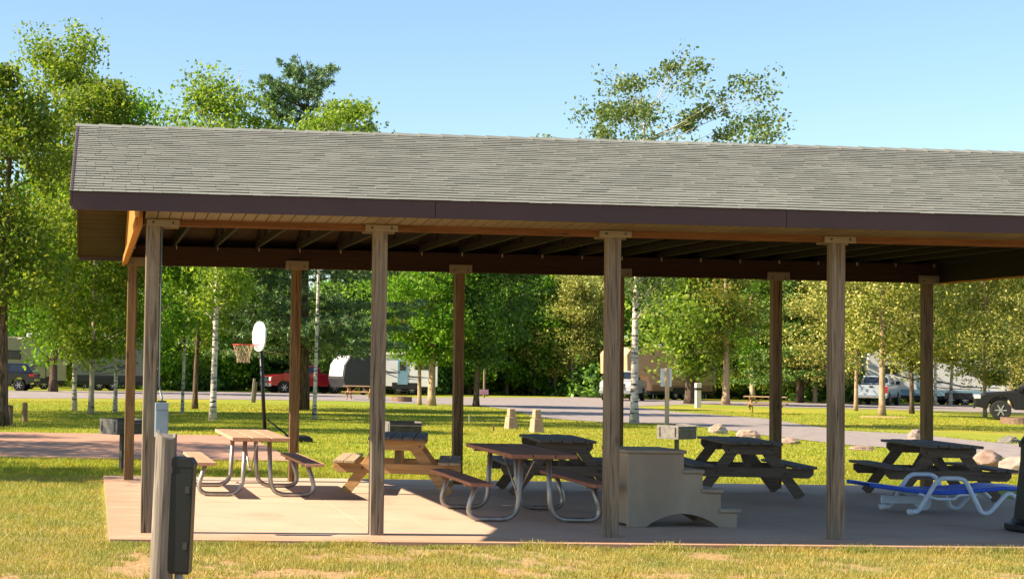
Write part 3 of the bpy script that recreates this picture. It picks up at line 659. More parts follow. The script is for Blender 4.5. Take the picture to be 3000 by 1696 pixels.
def frustum(t,x0,x1,xt0,xt1,w,wt,z0,z1,mat,panes,name='cab'):
    V=[Vector(q) for q in ((x0,-w,z0),(x1,-w,z0),(x1,w,z0),(x0,w,z0),(xt0,-wt,z1),(xt1,-wt,z1),(xt1,wt,z1),(xt0,wt,z1))]
    c=MB().add(V,[(0,3,2,1),(4,5,6,7),(0,1,5,4),(1,2,6,5),(2,3,7,6),(3,0,4,7)]).build(name,mat,t,.05)
    F={'r':(0,1,5,4),'f':(1,2,6,5),'l':(2,3,7,6),'b':(3,0,4,7)}
    for k,u0,u1,v0,v1 in panes:
        a,b_,c_,d=[V[i] for i in F[k]]; nn=(b_-a).cross(d-a).normalized()
        P=lambda u,v:(a.lerp(b_,u)).lerp(d.lerp(c_,u),v)
        q=[P(u0,v0),P(u1,v0),P(u1,v1),P(u0,v1)]
        MB().add([p+nn*.006 for p in q]+[p-nn*.01 for p in q],[(0,1,2,3),(7,6,5,4),(0,4,5,1),(1,5,6,2),(2,6,7,3),(3,7,4,0)]).build('window',glass,c)
    return c
def pickup(label,P,rz,pm,bumper=None,chromeg=True):
    t=thing('pickup_truck',label,'pickup truck',P,rz); bumper=bumper or chrome
    wh=(-1.95,1.85); w=.99
    body=side([(-2.92,.62),(-2.92,1.33),(-.95,1.35),(1.10,1.38),(2.35,1.30),(2.78,1.18),(2.86,.95),(2.82,.58)],wh,.52,.52)
    o=MB().prism(body,-w,w); b=o.build('body',pm,t,.03)
    MB().box(-2.84,-1.05,-.80,.80,1.352,1.375).build('bed_cover',trimb,t)
    frustum(t,-1.02,1.22,-.80,.55,.93,.76,1.36,1.93,pm,[('r',.10,.48,.12,.86),('r',.53,.93,.12,.86),('l',.07,.47,.12,.86),('l',.52,.90,.12,.86),('f',.06,.94,.08,.90),('b',.08,.92,.15,.85)])
    for x in wh:
        for y in (-.88,.88): wheel(t,x,y,.41)
    MB().box(2.80,2.97,-.98,.98,.48,.70).build('front_bumper',bumper,t,.03); MB().box(-3.06,-2.90,-.98,.98,.50,.70).build('rear_bumper',bumper,t,.03)
    g=MB().box(2.79,2.885,-.62,.62,.74,1.14).build('grille',trimb,t); 
    o=MB()
    for z in (.80,.94,1.08): o.box(2.886,2.90,-.60,.60,z-.022,z+.022)
    o.box(2.886,2.905,-.12,.12,.88,1.00); o.build('grille_bars',chrome if chromeg else trimb,g)
    for y in (-1,1):
        MB().box(2.70,2.87,min(y*.64,y*.98),max(y*.64,y*.98),.86,1.12).build('headlight',lampw,t,.02)
        MB().box(-2.94,-2.86,min(y*.80,y*.995),max(y*.80,y*.995),.82,1.26).build('taillight',lampr,t,.01)
        MB().box(.78,.98,min(y*.97,y*1.22),max(y*.97,y*1.22),1.36,1.58).build('mirror',trimb,t,.02)
        MB().box(-.35,-.17,min(y*.985,y*1.005),max(y*.985,y*1.005),1.16,1.20).build('door_handle',chrome,t); MB().box(.62,.80,min(y*.985,y*1.005),max(y*.985,y*1.005),1.16,1.20).build('door_handle',chrome,t)
        o=MB()
        for xx in (-.98,.02,1.12): o.box(xx-.008,xx+.008,min(y*.985,y*.993),max(y*.985,y*.993),.56,1.34)
        o.build('door_gap',trimb,b)
    MB().box(-2.935,-2.915,-.10,.10,1.16,1.26).build('tailgate_handle',trimb,t)
    return t
def suv(label,P,rz,pm,h=1.72,ln=2.35):
    t=thing('parked_suv',label,'suv',P,rz); wh=(-ln*.60,ln*.62); w=.93
    o=MB().prism(side([(-ln,.55),(-ln-.04,.75),(-ln+.05,1.12),(-ln*.5,1.15),(ln*.32,1.12),(ln*.85,1.0),(ln,.82),(ln,.5)],wh,.46,.40),-w,w); b=o.build('body',pm,t,.05)
    frustum(t,-ln+.06,ln*.42,-ln+.55,ln*.02,.88,.66,1.13,h,pm,[('r',.18,.50,.14,.86),('r',.54,.93,.14,.86),('l',.07,.46,.14,.86),('l',.50,.82,.14,.86),('f',.06,.94,.08,.92),('b',.08,.92,.1,.9)],'cabin')
    for x in wh:
        for y in (-.82,.82): wheel(t,x,y,.37,.23)
    MB().box(ln-.02,ln+.06,-.9,.9,.42,.62).build('front_bumper',trimb,t,.03); MB().box(-ln-.09,-ln+.0,-.9,.9,.42,.62).build('rear_bumper',trimb,t,.03)
    MB().box(ln-.04,ln+.03,-.45,.45,.64,.84).build('grille',trimb,t,.01)
    for y in (-1,1):
        MB().box(ln-.22,ln+.02,min(y*.5,y*.935),max(y*.5,y*.935),.78,.92).build('headlight',lampw,t,.02)
        MB().box(-ln-.03,-ln+.28,min(y*.62,y*.95),max(y*.62,y*.95),.90,1.06).build('taillight',lampr,t,.02)
        MB().box(ln*.30,ln*.30+.16,min(y*.9,y*1.10),max(y*.9,y*1.10),1.08,1.24).build('mirror',pm,t,.02)
        o=MB()
        for xx in (-ln*.33,ln*.03,ln*.36): o.box(xx-.007,xx+.007,min(y*.925,y*.933),max(y*.925,y*.933),.44,1.12)
        o.build('door_gap',trimb,b)
    return t
def trailer(label,P,rz,ln,h,body,low,accent,front='flat',door=None,windows=(),swoosh=True,doorcol=None,sd=-1):
    def B(x0,x1,a,b_,z0,z1): q=sorted((sd*(w+a),sd*(w+b_))); return MB().box(x0,x1,q[0],q[1],z0,z1)
    """x forward; camera normally sees the -y side"""
    t=thing('camper_trailer',label,'camper trailer',P,rz); w=1.22; zb=.62
    if front=='fifth': poly=[(-ln/2,zb),(-ln/2,h),(ln/2-.5,h),(ln/2,h-.5),(ln/2-.05,1.75),(ln/2-2.1,1.65),(ln/2-2.5,zb)]
    elif front=='nose': poly=[(-ln/2,zb),(-ln/2,h),(ln/2-.9,h),(ln/2-.2,h-.55),(ln/2,h-1.2),(ln/2-.15,zb)]
    else: poly=[(-ln/2,zb),(-ln/2,h),(ln/2-.4,h),(ln/2,h-.4),(ln/2,zb)]
    b=MB().prism(poly,-w,w).build('body',body,t,.05)
    xe=ln/2-2.6 if front=='fifth' else ln/2-.4
    MB().box(-ln/2+.1,xe,-w-.006,w+.006,zb+.0,zb+.42).build('lower_panel',low,t)
    MB().box(-ln/2+.1,xe,-w+.15,w-.15,zb-.24,zb-.002).build('chassis',trimb,t)
    if swoosh:
        for k,(a,c,z,tk) in enumerate(((-ln*.42,ln*.10,1.25,.10),(-ln*.10,ln*.34,1.55,.13),(-ln*.30,ln*.26,1.10,.05))):
            pts=[(a,z),(a+(c-a)*.5,z+.10),(c,z+.62),(c-.35,z+.62-tk*1.5),(a+(c-a)*.5,z+.10-tk),(a,z-.02)]
            for y in (-w-.008,w+.002): MB().prism(pts,y,y+.006).build('stripe',accent,b)
    for xw in (-ln*.18,-ln*.18+.95):
        for y in (-1.0,1.0): wheel(t,xw,y,.36,.22)
    MB().box(-ln*.18-.45,-ln*.18+1.4,-w-.012,w+.012,.42,.88).build('fender',trimb,t,.02)
    for x,z,ww,hh in windows:
        f_=B(x-ww/2-.05,x+ww/2+.05,.001,.014,z-hh/2-.05,z+hh/2+.05).build('window',trimb,t); B(x-ww/2,x+ww/2,.015,.022,z-hh/2,z+hh/2).build('pane',glass,f_)
    if door is not None:
        d=B(door-.36,door+.36,.001,.03,zb+.12,zb+2.05).build('door',doorcol or body,t,.01)
        B(door-.22,door+.22,.031,.038,zb+1.1,zb+1.75).build('window',glass,d); B(door+.25,door+.32,.031,.05,zb+.95,zb+1.05).build('handle',trimb,d)
        B(door-.4,door+.4,.05,.55,.28,.33).build('step',trimb,t)
    MB().box(-.5,.4,-.4,.4,h+.001,h+.28).build('roof_unit',M('white_unit',(.7,.7,.68),(.6,.6,.6),5,.6,bmp=0),t,.06)
    MB().tube([(-ln/2+.6,sd*(w+.05),h-.12),(ln*.22,sd*(w+.05),h-.12)],.06,8).build('awning_roll',M('awning',(.6,.58,.55),(.5,.48,.45),9,.7,bmp=0),t)
    for x in (-ln/2+.7,(ln/2-1.0 if front!='fifth' else ln/2-3)): 
        for y in (-.95,.95): MB().tube([(x,y,0),(x,y,.5)],.03,6).build('jack',MC['galvanised'],t)
    return t
def Pv(px,py): return G(px,py)
cream=M('rv_cream',(.29,.265,.17),(.26,.235,.15),2,.5,bmp=0); silver=M('rv_silver',(.19,.20,.165),(.165,.175,.145),2,.45,bmp=0); rvw=M('rv_white',(.72,.72,.70),(.66,.66,.65),2,.4,bmp=0)
rvtan=M('rv_tan',(.56,.36,.20),(.50,.31,.17),2,.45,bmp=0); rvbrown=M('rv_brown',(.34,.18,.09),(.28,.15,.08),2,.5,bmp=0); dk=M('rv_dark',(.035,.037,.042),(.028,.03,.034),2,.45,bmp=0); blu=M('rv_blue',(.20,.34,.42),(.17,.29,.37),2,.45,bmp=0)
RX=CAM['yaw']                                   # yaw of a thing facing image right
D0=lambda P:(P-CP).dot(FWH)
P=GD(80,112); trailer('cream camper with square storage hatches behind the blue suv at far left',P,R(187)+RX,4.6,3.5,cream,cream,dk,'flat',None,((1.2,2.3,.8,.5),),swoosh=False,sd=1)
cam=[o for o in bpy.data.objects if o.name.startswith('camper_trailer')][0]
for x,ww in ((.62,.42),(-.40,1.0)):
    f_=MB().box(x-ww/2-.05,x+ww/2+.05,1.221,1.235,.72,1.60).build('hatch',trimb,cam,.02); MB().box(x-ww/2,x+ww/2,1.236,1.25,.77,1.55).build('hatch_door',cream,f_,.02)
P=GD(280,112); trailer('grey travel trailer with dark stripes behind the three thin trunks at left',P,RX+R(9),5.0,3.6,silver,dk,dk,'flat',None,((.8,2.5,.9,.5),))
P=GD(1000,117); trailer('grey travel trailer with black nose and pale blue door behind the second front post',P,R(180)+RX-R(6),5.6,2.95,rvw,rvw,dk,'nose',-.35,((-1.7,2.1,.9,.5),),doorcol=blu,sd=1)
P=GD(884,113); t=thing('camper_trailer','black fronted toy hauler with white angled cap behind the red pickup bed','camper trailer',P,R(180)+RX+R(30)); t.scale=(.72,.8,.82)
b=MB().prism([(-1.6,.6),(-1.6,3.3),(.9,3.3),(1.6,2.5),(1.8,1.3),(1.5,.6)],-1.2,1.2).build('body',dk,t,.06)
MB().add([(.98,-1.0,3.22),(1.64,-1.0,2.48),(1.82,-1.0,1.55),(1.82,1.0,1.55),(1.64,1.0,2.48),(.98,1.0,3.22),(.92,-1.0,3.16),(1.58,-1.0,2.42),(1.76,-1.0,1.5),(1.76,1.0,1.5),(1.58,1.0,2.42),(.92,1.0,3.16)],[(0,1,4,5),(1,2,3,4),(0,6,7,1),(1,7,8,2),(5,4,10,11),(4,3,9,10),(2,8,9,3),(0,5,11,6)]).build('nose_cap',rvw,t)
for y in (-1.0,1.0): wheel(t,-.6,y,.36,.22)
P=GD(1652,116); trailer('tan and brown fifth wheel camper behind the big white birch, nose over the truck',P,R(180)+RX+R(35),9.0,3.6,rvtan,rvbrown,rvbrown,'fifth',None,())
P=GD(1712,124); trailer('dark grey low camper end behind the tan fifth wheel',P,R(180)+RX+R(4),4.6,2.9,silver,dk,dk,'flat',None,((.9,2.1,.9,.5),),swoosh=False)
P=GD(2350,116); trailer('white and pale blue travel trailer behind the leaning white birches at right',P,RX+R(172),9.6,3.8,rvw,blu,dk,'flat',1.2,((-2.6,2.4,1.1,.6),(3.2,2.4,.9,.5)),doorcol=blu,sd=1)
P=GD(764,115); pickup('dark red pickup truck facing left on the far road behind the birch',P,R(180)+RX+R(20),paint('red',(.33,.006,.014)))
P=GD(1568,108); pickup('white pickup truck facing left, half behind the third front post',P,R(180)+RX+R(66),paint('white',(.55,.54,.50)))
P=GD(2208,108); pickup('silver pickup truck seen from its tailgate behind the slim aspens at right',P,RX+R(60),paint('silver',(.34,.40,.45)))
bpy.context.view_layer.update()
P=GD(2,103); suv('dark blue suv cut by the left edge of the picture',P,R(180)+RX-R(6),paint('navy',(.004,.007,.018)),1.72,2.3)
P=GD(2622,70); t=suv('black suv with silver wheel cut by the right edge of the picture',P,R(180)+RX-R(24),M('matt_black',(.006,.006,.007),(.005,.005,.006),3,.45,bmp=0),1.85,2.4); t.scale=(1.1,1.1,1.14)
# ================================================================ VEGETATION
rng=np.random.default_rng(11)
barkB=None
def bark(name,base,dark,horiz=True,amt=.5):
    m,nt,b=nodes(name); n=noise(nt,coords(nt,(3,3,14) if horiz else (16,16,2.5)),1,4,.65); n2=noise(nt,coords(nt,(1.5,1.5,2)),1,3,.6)
    c=ramp(nt,n,[(amt-.06,dark),(amt+.02,base)]); c=mixc(nt,ramp(nt,n2,[(.42,(0,0,0)),(.7,(.7,.7,.7))]),c,tuple(x*.6 for x in base))
    lin(nt,c,b.inputs['Base Color']); b.inputs['Roughness'].default_value=.9; b.inputs['Specular IOR Level'].default_value=.15; bump(nt,b,n,.6,.02); return m
birch=bark('birch_bark',(.60,.54,.46),(.025,.02,.018),True,.47); aspen=bark('aspen_bark',(.44,.36,.26),(.10,.075,.05),True,.42); dbark=bark('dark_bark',(.14,.10,.07),(.05,.035,.025),False,.5); tanbark=bark('tan_bark',(.42,.30,.20),(.20,.13,.08),False,.45)
def LM(n,cols,tr=.55): return leafmat('leaf_'+n,[(min(a*1.12,.8),min(b*1.32,.8),c*1.15) for a,b,c in cols],tr)
lf_g=LM('green',[(.06,.13,.014),(.11,.20,.018),(.17,.26,.026),(.24,.30,.04),(.07,.14,.014)])
lf_y=LM('yellowgreen',[(.10,.15,.014),(.16,.20,.02),(.24,.24,.035),(.30,.27,.06),(.12,.17,.018)])
lf_b=LM('bright',[(.13,.18,.025),(.22,.26,.04),(.30,.30,.07),(.09,.14,.02)])
lf_c=LM('creamy',[(.22,.20,.045),(.38,.30,.09),(.52,.39,.15),(.13,.145,.022),(.27,.225,.045),(.06,.09,.013)],.3)
lf_w=LM('windblown',[(.07,.11,.035),(.12,.15,.05),(.20,.20,.08),(.05,.085,.03),(.16,.17,.05)],.3)
lf_o=LM('olive',[(.09,.13,.016),(.14,.18,.024),(.21,.22,.035),(.06,.09,.012),(.27,.24,.05)])
lf_d=LM('dark',[(.025,.06,.010),(.04,.085,.013),(.06,.11,.018),(.09,.14,.022)],.4)
lf_p=LM('pine',[(.04,.085,.02),(.07,.12,.028),(.12,.17,.035),(.19,.23,.05)],.25)
lf_pb=LM('bluepine',[(.07,.12,.05),(.14,.20,.085),(.22,.27,.13),(.04,.07,.028),(.10,.15,.085)],.15)
lf_r=LM('amber',[(.24,.17,.03),(.28,.20,.04),(.15,.15,.025),(.09,.12,.02),(.06,.10,.015)],.4)
def leaves(C,size,elong=1.5,up=.3):
    n=len(C); a=rng.normal(size=(n,3)); a/=np.linalg.norm(a,axis=1)[:,None]
    b=rng.normal(size=(n,3)); b[:,2]*=1-up; b-=a*(a*b).sum(1)[:,None]; b/=np.linalg.norm(b,axis=1)[:,None]
    s=size*rng.uniform(.6,1.35,n)[:,None]; A=a*s*elong/2; B=b*s/2
    return np.stack([C-A,C+B*.9-A*.15,C+A,C-B*.9-A*.15],1)
def crown_mesh(name,h,cb,Rr,nc,nl,cs,ls,lean=(0,0),shape='oval',seed=0,limbs=26,r0=.14,twig=0,sway=.25,n_up=.72,cshift=0):
    """returns trunk MB, leaf quads"""
    r=np.random.default_rng(seed); t=r.uniform(0,1,nc)**(.9)
    if shape=='cone': rad=Rr*(1-t)**.8+.15
    elif shape=='col': rad=Rr*(.55+.45*np.sin(np.pi*t))
    elif shape=='top': rad=Rr*np.clip(t*1.6,.25,1)*np.sqrt(np.clip(1-(t-.35)**2*1.6,.05,1))
    else: rad=Rr*np.sqrt(np.clip(1-(2*t-1)**2,.06,1))
    th=r.uniform(0,2*np.pi,nc); rad=rad*(.62+.62*np.abs(np.sin(1.5*th+4.5*t+seed)*np.cos(2.3*t*3+seed*1.7))**.7+.1); rr=rad*np.sqrt(r.uniform(.05,1,nc))
    if ls<.18: nl=int(nl*1.9); ls*=.70
    zz=cb+(h-cb)*t
    def axis(z): u=np.clip(z/h,0,1); return lean[0]*u**1.6+sway*np.sin(u*5+seed)*u*.4, lean[1]*u**1.6+sway*np.cos(u*4+seed)*u*.4
    ax,ay=axis(zz); C=np.stack([ax+cshift*t+rr*np.cos(th),ay+rr*np.sin(th),zz+r.normal(size=nc)*.15],1)
    tb=MB(); zs=np.linspace(0,h*n_up+(h-h*n_up)*.5,14); pts=[]
    for z in zs: x,y=axis(z); pts.append((x,y,z-.08))
    rs=[max(.02,r0*(1-.86*z/h)*(1.35 if i==0 else 1)) for i,z in enumerate(zs)]
    tb.tube(pts,rs,9)
    order=r.permutation(nc)[:limbs+12]
    for i in order:
        c=C[i]; zb=max(cb*.75,min(c[2]-.35*math.hypot(c[0],c[1])-.3,zs[-1])); x,y=axis(zb); p0=Vector((x,y,zb)); p2=Vector(c); mid=p0.lerp(p2,.5)+Vector((0,0,-.05+.12*r.random()))
        q=max(.018,r0*.26)*(1-.6*zb/h); tb.tube([p0,mid,p2],[q,q*.6,.008],5,False)
    for k in range(twig):
        a=r.uniform(-1,1,3); x,y=axis(h); p0=Vector((x,y,h*.80)); e=p0+Vector((a[0]*.9,a[1]*.5,(h-h*.80)*(1.0 if k==0 else r.uniform(.5,.95))+.4)); m1=p0.lerp(e,.55)+Vector((a[0]*.15,0,.1)); tb.tube([p0,m1,e],[.035,.022,.006],5,False)
        for j in range(3):
            q0=m1.lerp(e,.3*j); tb.tube([q0,q0+Vector((r.uniform(-.4,.4),r.uniform(-.3,.3),r.uniform(.2,.5)))],[.012,.004],4,False)
    per=np.maximum(1,(nl*(r.gamma(2.2,1,nc)/2.2)/nc).astype(int)); idx=np.repeat(np.arange(nc),per)
    sc=cs*r.uniform(.6,1.3,nc)[idx][:,None]; off=np.clip(r.normal(size=(len(idx),3)),-1.7,1.7)*sc*np.array([1,1,.7]); P=C[idx]+off
    P[:,2]=np.maximum(P[:,2],cb*.55)
    return tb,leaves(P,ls)
TREES=[]
def tree(name,label,cat,loc,bk,lm,group=None,proto=None,rz=0,scale=None,**kw):
    if proto is not None: return dup(proto,loc,rz,label,group,scale)
    tb,q=crown_mesh(name,**kw); t=thing(name,label,cat,loc,rz,group)
    tb.build('trunk',bk,t,smooth=True,fix=False); link('crown',quads_mesh('crown',q),lm,t); return t
def Lb(px,py,top): 
    P=G(px,py); D=D0(P); return P,(atD(px,top,D).z-P.z)
def solo(name,label,px,py,top,bk,lm,**kw):
    P,h=Lb(px,py,top)
    if 'at' in kw: D_=kw.pop('at'); h=h*D_/D0(P); P=GD(px,D_)
    return tree(name,label,'tree',P,bk,lm,h=h,**kw)
solo('broadleaf_tree','dark trunked tree at the left edge of the picture beside the timber bollards',4,1072,205,dbark,lf_o,cb=3.2,Rr=1.5,nc=90,nl=9000,cs=.38,ls=.13,seed=3,r0=.17,shape='col')
solo('birch_tree','tall left birch with creamy green crown, highest at the left of the picture',187,1033,92,birch,lf_y,cb=2.1,Rr=1.75,nc=150,nl=15000,cs=.36,ls=.135,lean=(-.75,0),seed=5,r0=0.085,shape='col')
solo('aspen_tree','grey trunked aspen with flared root between the two thin left birches',228,1043,215,aspen,lf_o,cb=2.0,Rr=2.1,nc=140,nl=14000,cs=.38,ls=.13,lean=(.1,0),seed=7,r0=0.095)
solo('birch_tree','thin birch with dark blotches nearest the back left shelter post',289,1037,262,birch,lf_g,cb=2.1,Rr=1.8,nc=120,nl=12000,cs=.38,ls=.14,lean=(.35,0),seed=9,r0=0.075)
solo('maple_tree','thick trunked tree in front of the cream camper at far left',133,985,430,dbark,lf_g,cb=1.9,Rr=3.6,nc=120,nl=11000,cs=.6,ls=.2,seed=13,r0=0.26)
solo('birch_tree','slim leaning birch just right of the first front post',458,1038,380,birch,lf_g,cb=2.6,Rr=1.3,nc=70,nl=6000,cs=.36,ls=.13,lean=(.45,0),seed=15,r0=0.06)
solo('crooked_tree','crooked dark trunk with peeling bark between slim and stout birches',490,1028,420,dbark,lf_y,cb=3.0,Rr=1.8,nc=70,nl=6000,cs=.4,ls=.14,lean=(.5,0),seed=17,r0=0.11)
solo('birch_tree','stout white birch with bare twigs above its bright green crown',535,1058,205,birch,lf_b,cb=3.4,Rr=2.0,nc=120,nl=9500,cs=.34,ls=.12,lean=(.05,0),seed=19,r0=0.105,twig=7)
solo('birch_tree','white birch just right of the second back post, pale crown over the roof',790,1055,262,birch,lf_b,cb=5.4,Rr=1.8,nc=90,nl=6500,cs=.34,ls=.12,lean=(.35,0),cshift=.5,seed=21,r0=0.07,twig=2)
solo('aspen_tree','slender tan aspen with low bright foliage left of the third back post',1055,1018,700,tanbark,lf_y,cb=2.0,Rr=1.7,nc=60,nl=5000,cs=.42,ls=.15,seed=23,r0=.11)
solo('ash_tree','brown trunked tree with wide dark green crown beside the slender tan aspen',1085,1020,560,tanbark,lf_g,cb=2.3,Rr=2.9,nc=120,nl=11000,cs=.5,ls=.17,seed=25,r0=.20)
solo('ash_tree','small dark leaning tree right of the third back post',1197,1022,600,dbark,lf_d,cb=2.2,Rr=2.2,nc=90,nl=7500,cs=.5,ls=.16,lean=(.6,0),seed=27,r0=.15)
solo('birch_tree','largest white birch beside the third front post, its wide crown above the roof',1595,1065,178,birch,lf_w,cb=4.2,Rr=4.6,nc=260,nl=12500,cs=.27,ls=.125,lean=(.25,0),cshift=1.2,seed=29,r0=0.135,shape='top',limbs=70)
solo('maple_tree','stout forked trunk with low lime foliage right of the sign post',1735,992,640,dbark,lf_b,at=99,cb=1.7,Rr=3.3,nc=110,nl=9000,cs=.55,ls=.2,seed=31,r0=.30)
solo('broadleaf_tree','straight tan trunk with amber foliage right of the utility pedestal',1825,1018,560,tanbark,lf_r,cb=3.2,Rr=2.0,nc=70,nl=5500,cs=.45,ls=.16,seed=33,r0=.22)
solo('broadleaf_tree','thin grey trunk left of the fifth back post on the far lawn',1862,1000,560,aspen,lf_o,cb=2.8,Rr=2.4,nc=80,nl=6500,cs=.5,ls=.18,seed=35,r0=.14)
solo('broadleaf_tree','leaning double trunk tree just left of the fifth back post',1892,1008,540,aspen,lf_g,cb=2.8,Rr=2.5,nc=90,nl=7000,cs=.5,ls=.18,lean=(-.5,0),seed=37,r0=.20)
solo('aspen_tree','pale slim aspen before the silver pickup’s tailgate',2152,1033,540,tanbark,lf_c,cb=2.3,Rr=1.9,nc=80,nl=7500,cs=.42,ls=.15,seed=39,r0=0.1)
solo('aspen_tree','stout tan aspen in a mulch ring before the silver pickup’s door',2218,1045,520,tanbark,lf_c,cb=2.4,Rr=2.5,nc=100,nl=12000,cs=.42,ls=.15,lean=(.15,0),seed=41,r0=0.15)
solo('aspen_tree','dark reddish trunk left of the rightmost back post',2293,1040,540,dbark,lf_c,cb=2.2,Rr=1.7,nc=80,nl=7000,cs=.42,ls=.15,seed=43,r0=0.11)
solo('birch_tree','white birch just right of the rightmost back post',2352,1021,560,birch,lf_o,cb=3.0,Rr=1.9,nc=80,nl=6500,cs=.45,ls=.16,lean=(-.3,0),seed=45,r0=0.1)
solo('birch_tree','white birch leaning right before the white trailer',2390,1021,540,birch,lf_y,cb=3.2,Rr=1.9,nc=80,nl=6500,cs=.45,ls=.16,lean=(1.6,0),seed=47,r0=0.11)
solo('aspen_tree','young aspen with low creamy yellow leaves left of the black suv',2477,1050,540,tanbark,lf_c,cb=1.5,Rr=1.9,nc=110,nl=11000,cs=.36,ls=.14,lean=(-.1,0),seed=49,r0=0.085,shape='oval')
P=G(2222,1049); q=MB().lathe([(.02,.02),(.95,.03),(1.05,.0)],n=20).build('mulch_ring',dirt); q.location=P; tag(q,'bare mulch ring round the stout tan aspen','mulch ring')
# conifers
def conifer(name,label,P,h,lm,seed,Rr=3,cb=1.2,ex=.75,tufts=1800,per=9,nl=.26,droop=-.12,group=None,r0=.24,width=.035):
    r=np.random.default_rng(seed); tb=MB(); tb.tube([(0,0,-.1),(0,0,h*.5),(.1,0,h)],[r0*1.2,r0*.6,.02],9)
    T=[];N_=[]
    z=cb
    while z<h-.2:
        u=(z-cb)/(h-cb); k=r.integers(4,7)
        for i in range(k):
            th=r.uniform(0,2*np.pi); ln=Rr*(1-u)**ex*r.uniform(.55,1.1)+.35; d=np.array([np.cos(th),np.sin(th),.10+.5*u+droop]); p0=np.array([0,0,z]); 
            tb.tube([p0,p0+d*ln*.6,p0+d*ln+np.array([0,0,.12])],[.035*(1-u*.6),.02,.006],4,False)
            m=max(3,int(ln*7)); s=r.uniform(.22,1.02,m)[:,None]; side_=np.array([-np.sin(th),np.cos(th),0])*r.normal(size=(m,1))*ln*.16
            T.append(p0+d*ln*s+side_+r.normal(size=(m,3))*.06)
        z+=r.uniform(.22,.42)
    T=np.concatenate(T); idx=np.repeat(np.arange(len(T)),per); a=r.normal(size=(len(idx),3)); a[:,2]+=.5; a/=np.linalg.norm(a,axis=1)[:,None]
    b=np.cross(a,r.normal(size=a.shape)); b/=np.linalg.norm(b,axis=1)[:,None]; c=T[idx]; ln_=nl*r.uniform(.6,1.2,len(idx))[:,None]
    q=np.stack([c-b*width*.3,c+a*ln_*.6-b*width,c+a*ln_,c+a*ln_*.6+b*width],1)
    t=thing(name,label,'tree',P,0,group); tb.build('trunk',dbark,t,smooth=True,fix=False); link('crown',quads_mesh('crown',q),lm,t); return t
P,h=Lb(757,1030,165); conifer('pine_tree','tall dark pine behind the second back post, blue green tip above the roof',P,h,lf_pb,51,4.6,2.3,ex=.5,per=30,nl=.21,r0=.30,width=.022)
for px,D,h,lb,sd,Rr in ((655,128,11.5,'dark pine behind the basketball backboard',52,3.6),(905,123,11,'dark pine left of the second front post above the trailer',53,3.8),(1000,126,11,'dark pine right of the second front post with drooping boughs',54,3.0),(2012,112,9.5,'dark green conifer between the fifth back post and fourth front post',55,3.2)):
    conifer('pine_tree',lb,GD(px,D),h,lf_p,sd,Rr*1.3,1.4,per=22,nl=.28,width=.04)
# far tree line: five shapes copied along the wood's edge
protos=[]
kinds=[(lf_g,12.5,3.6),(lf_y,11.0,3.3),(lf_o,12.0,3.8),(lf_b,10.0,3.2),(lf_d,11.5,3.6)]
FL='leafy tree in the thick tree line at the back of the campground'
def far(i,P,rz,sc):
    lm,h,Rr=kinds[i]
    if len(protos)<=i:
        t=tree('far_tree',FL,'tree',P,dbark,lm,group='trees of the far tree line',h=h,cb=.7,Rr=Rr,nc=150,nl=11000,cs=.7,ls=.24,seed=70+i,r0=.2,limbs=14,rz=rz); protos.append(t); t.scale=sc; return t
    return tree('far_tree',FL,'tree',P,None,None,group='trees of the far tree line',proto=protos[i],rz=rz,scale=sc)
rr=random.Random(8)
for i in range(5): far(i,GD((-30,560,1290,1480,1900)[i],(150,140,146,138,142)[i]),0,(1,1,1))
seq=[]
for row,(D,n) in enumerate(((132,22),(150,22),(170,20))):
    for k in range(n):
        px=-140+2860*(k+rr.uniform(.15,.85))/n
        if row==0 and (1230<px<1480): pass
        left=px<420; right=px>1950
        c=[(0,4,2,0,3),(2,1,0,4,3)][px<900]
        i=rr.choice((0,4,2,1,0)) if px<1150 else rr.choice((0,3,1,0,3)) if px<1560 else rr.choice((2,0,1,3)) if px<2000 else rr.choice((1,3,0,1,1))
        s=rr.uniform(.72,.95)*(1 if row else .85)*D/150*(.78 if left else 1); s2=s*rr.uniform(.9,1.1); far(i,GD(px,D+rr.uniform(-5,5)),rr.uniform(0,6.28),(s2,s2,s))
# mid-ground filler trees seen through the shelter
MLt='leafy tree in the middle distance among the campsites'
mp=tree('campsite_tree',MLt,'tree',GD(1345,126),dbark,lf_g,group='trees among the campsites',h=9.5,cb=.9,Rr=2.9,nc=130,nl=11000,cs=.55,ls=.19,seed=90,r0=.17)
mp2=tree('campsite_tree',MLt,'tree',GD(1440,124),aspen,lf_c,group='trees among the campsites',h=9.0,cb=1.3,Rr=2.6,nc=120,nl=8000,cs=.5,ls=.17,seed=91,r0=.15)
mp3=tree('campsite_tree',MLt,'tree',GD(1830,124),aspen,lf_o,group='trees among the campsites',h=9.0,cb=1.0,Rr=2.8,nc=120,nl=8500,cs=.5,ls=.175,seed=92,r0=.15)
for px,D,pt,s in ((60,122,mp,1.1),(215,124,mp3,1.1),(400,116,mp,1.0),(455,120,mp3,1.05),(590,124,mp,1.1),(640,128,mp3,1),(1180,124,mp,1.05),(1275,128,mp3,1.05),(1395,126,mp2,1.1),(1500,128,mp2,1.0),(1235,134,mp2,1.1),(1620,130,mp,1.1),(1790,126,mp3,1.1),(1960,118,mp3,1.1),(2050,112,mp2,1.0),(2095,108,mp2,1.05),(2270,126,mp2,1.15),(2420,124,mp2,1.1),(2300,134,mp2,1.1),(2470,118,mp2,1),(2540,104,mp2,.95),(2590,100,mp2,1.0),(2500,126,mp2,1.1),(2130,130,mp,1.1)):
    dup(pt,GD(px,D),rr.uniform(0,6.28),MLt,'trees among the campsites',(s,s,s*rr.uniform(.93,1.05)))
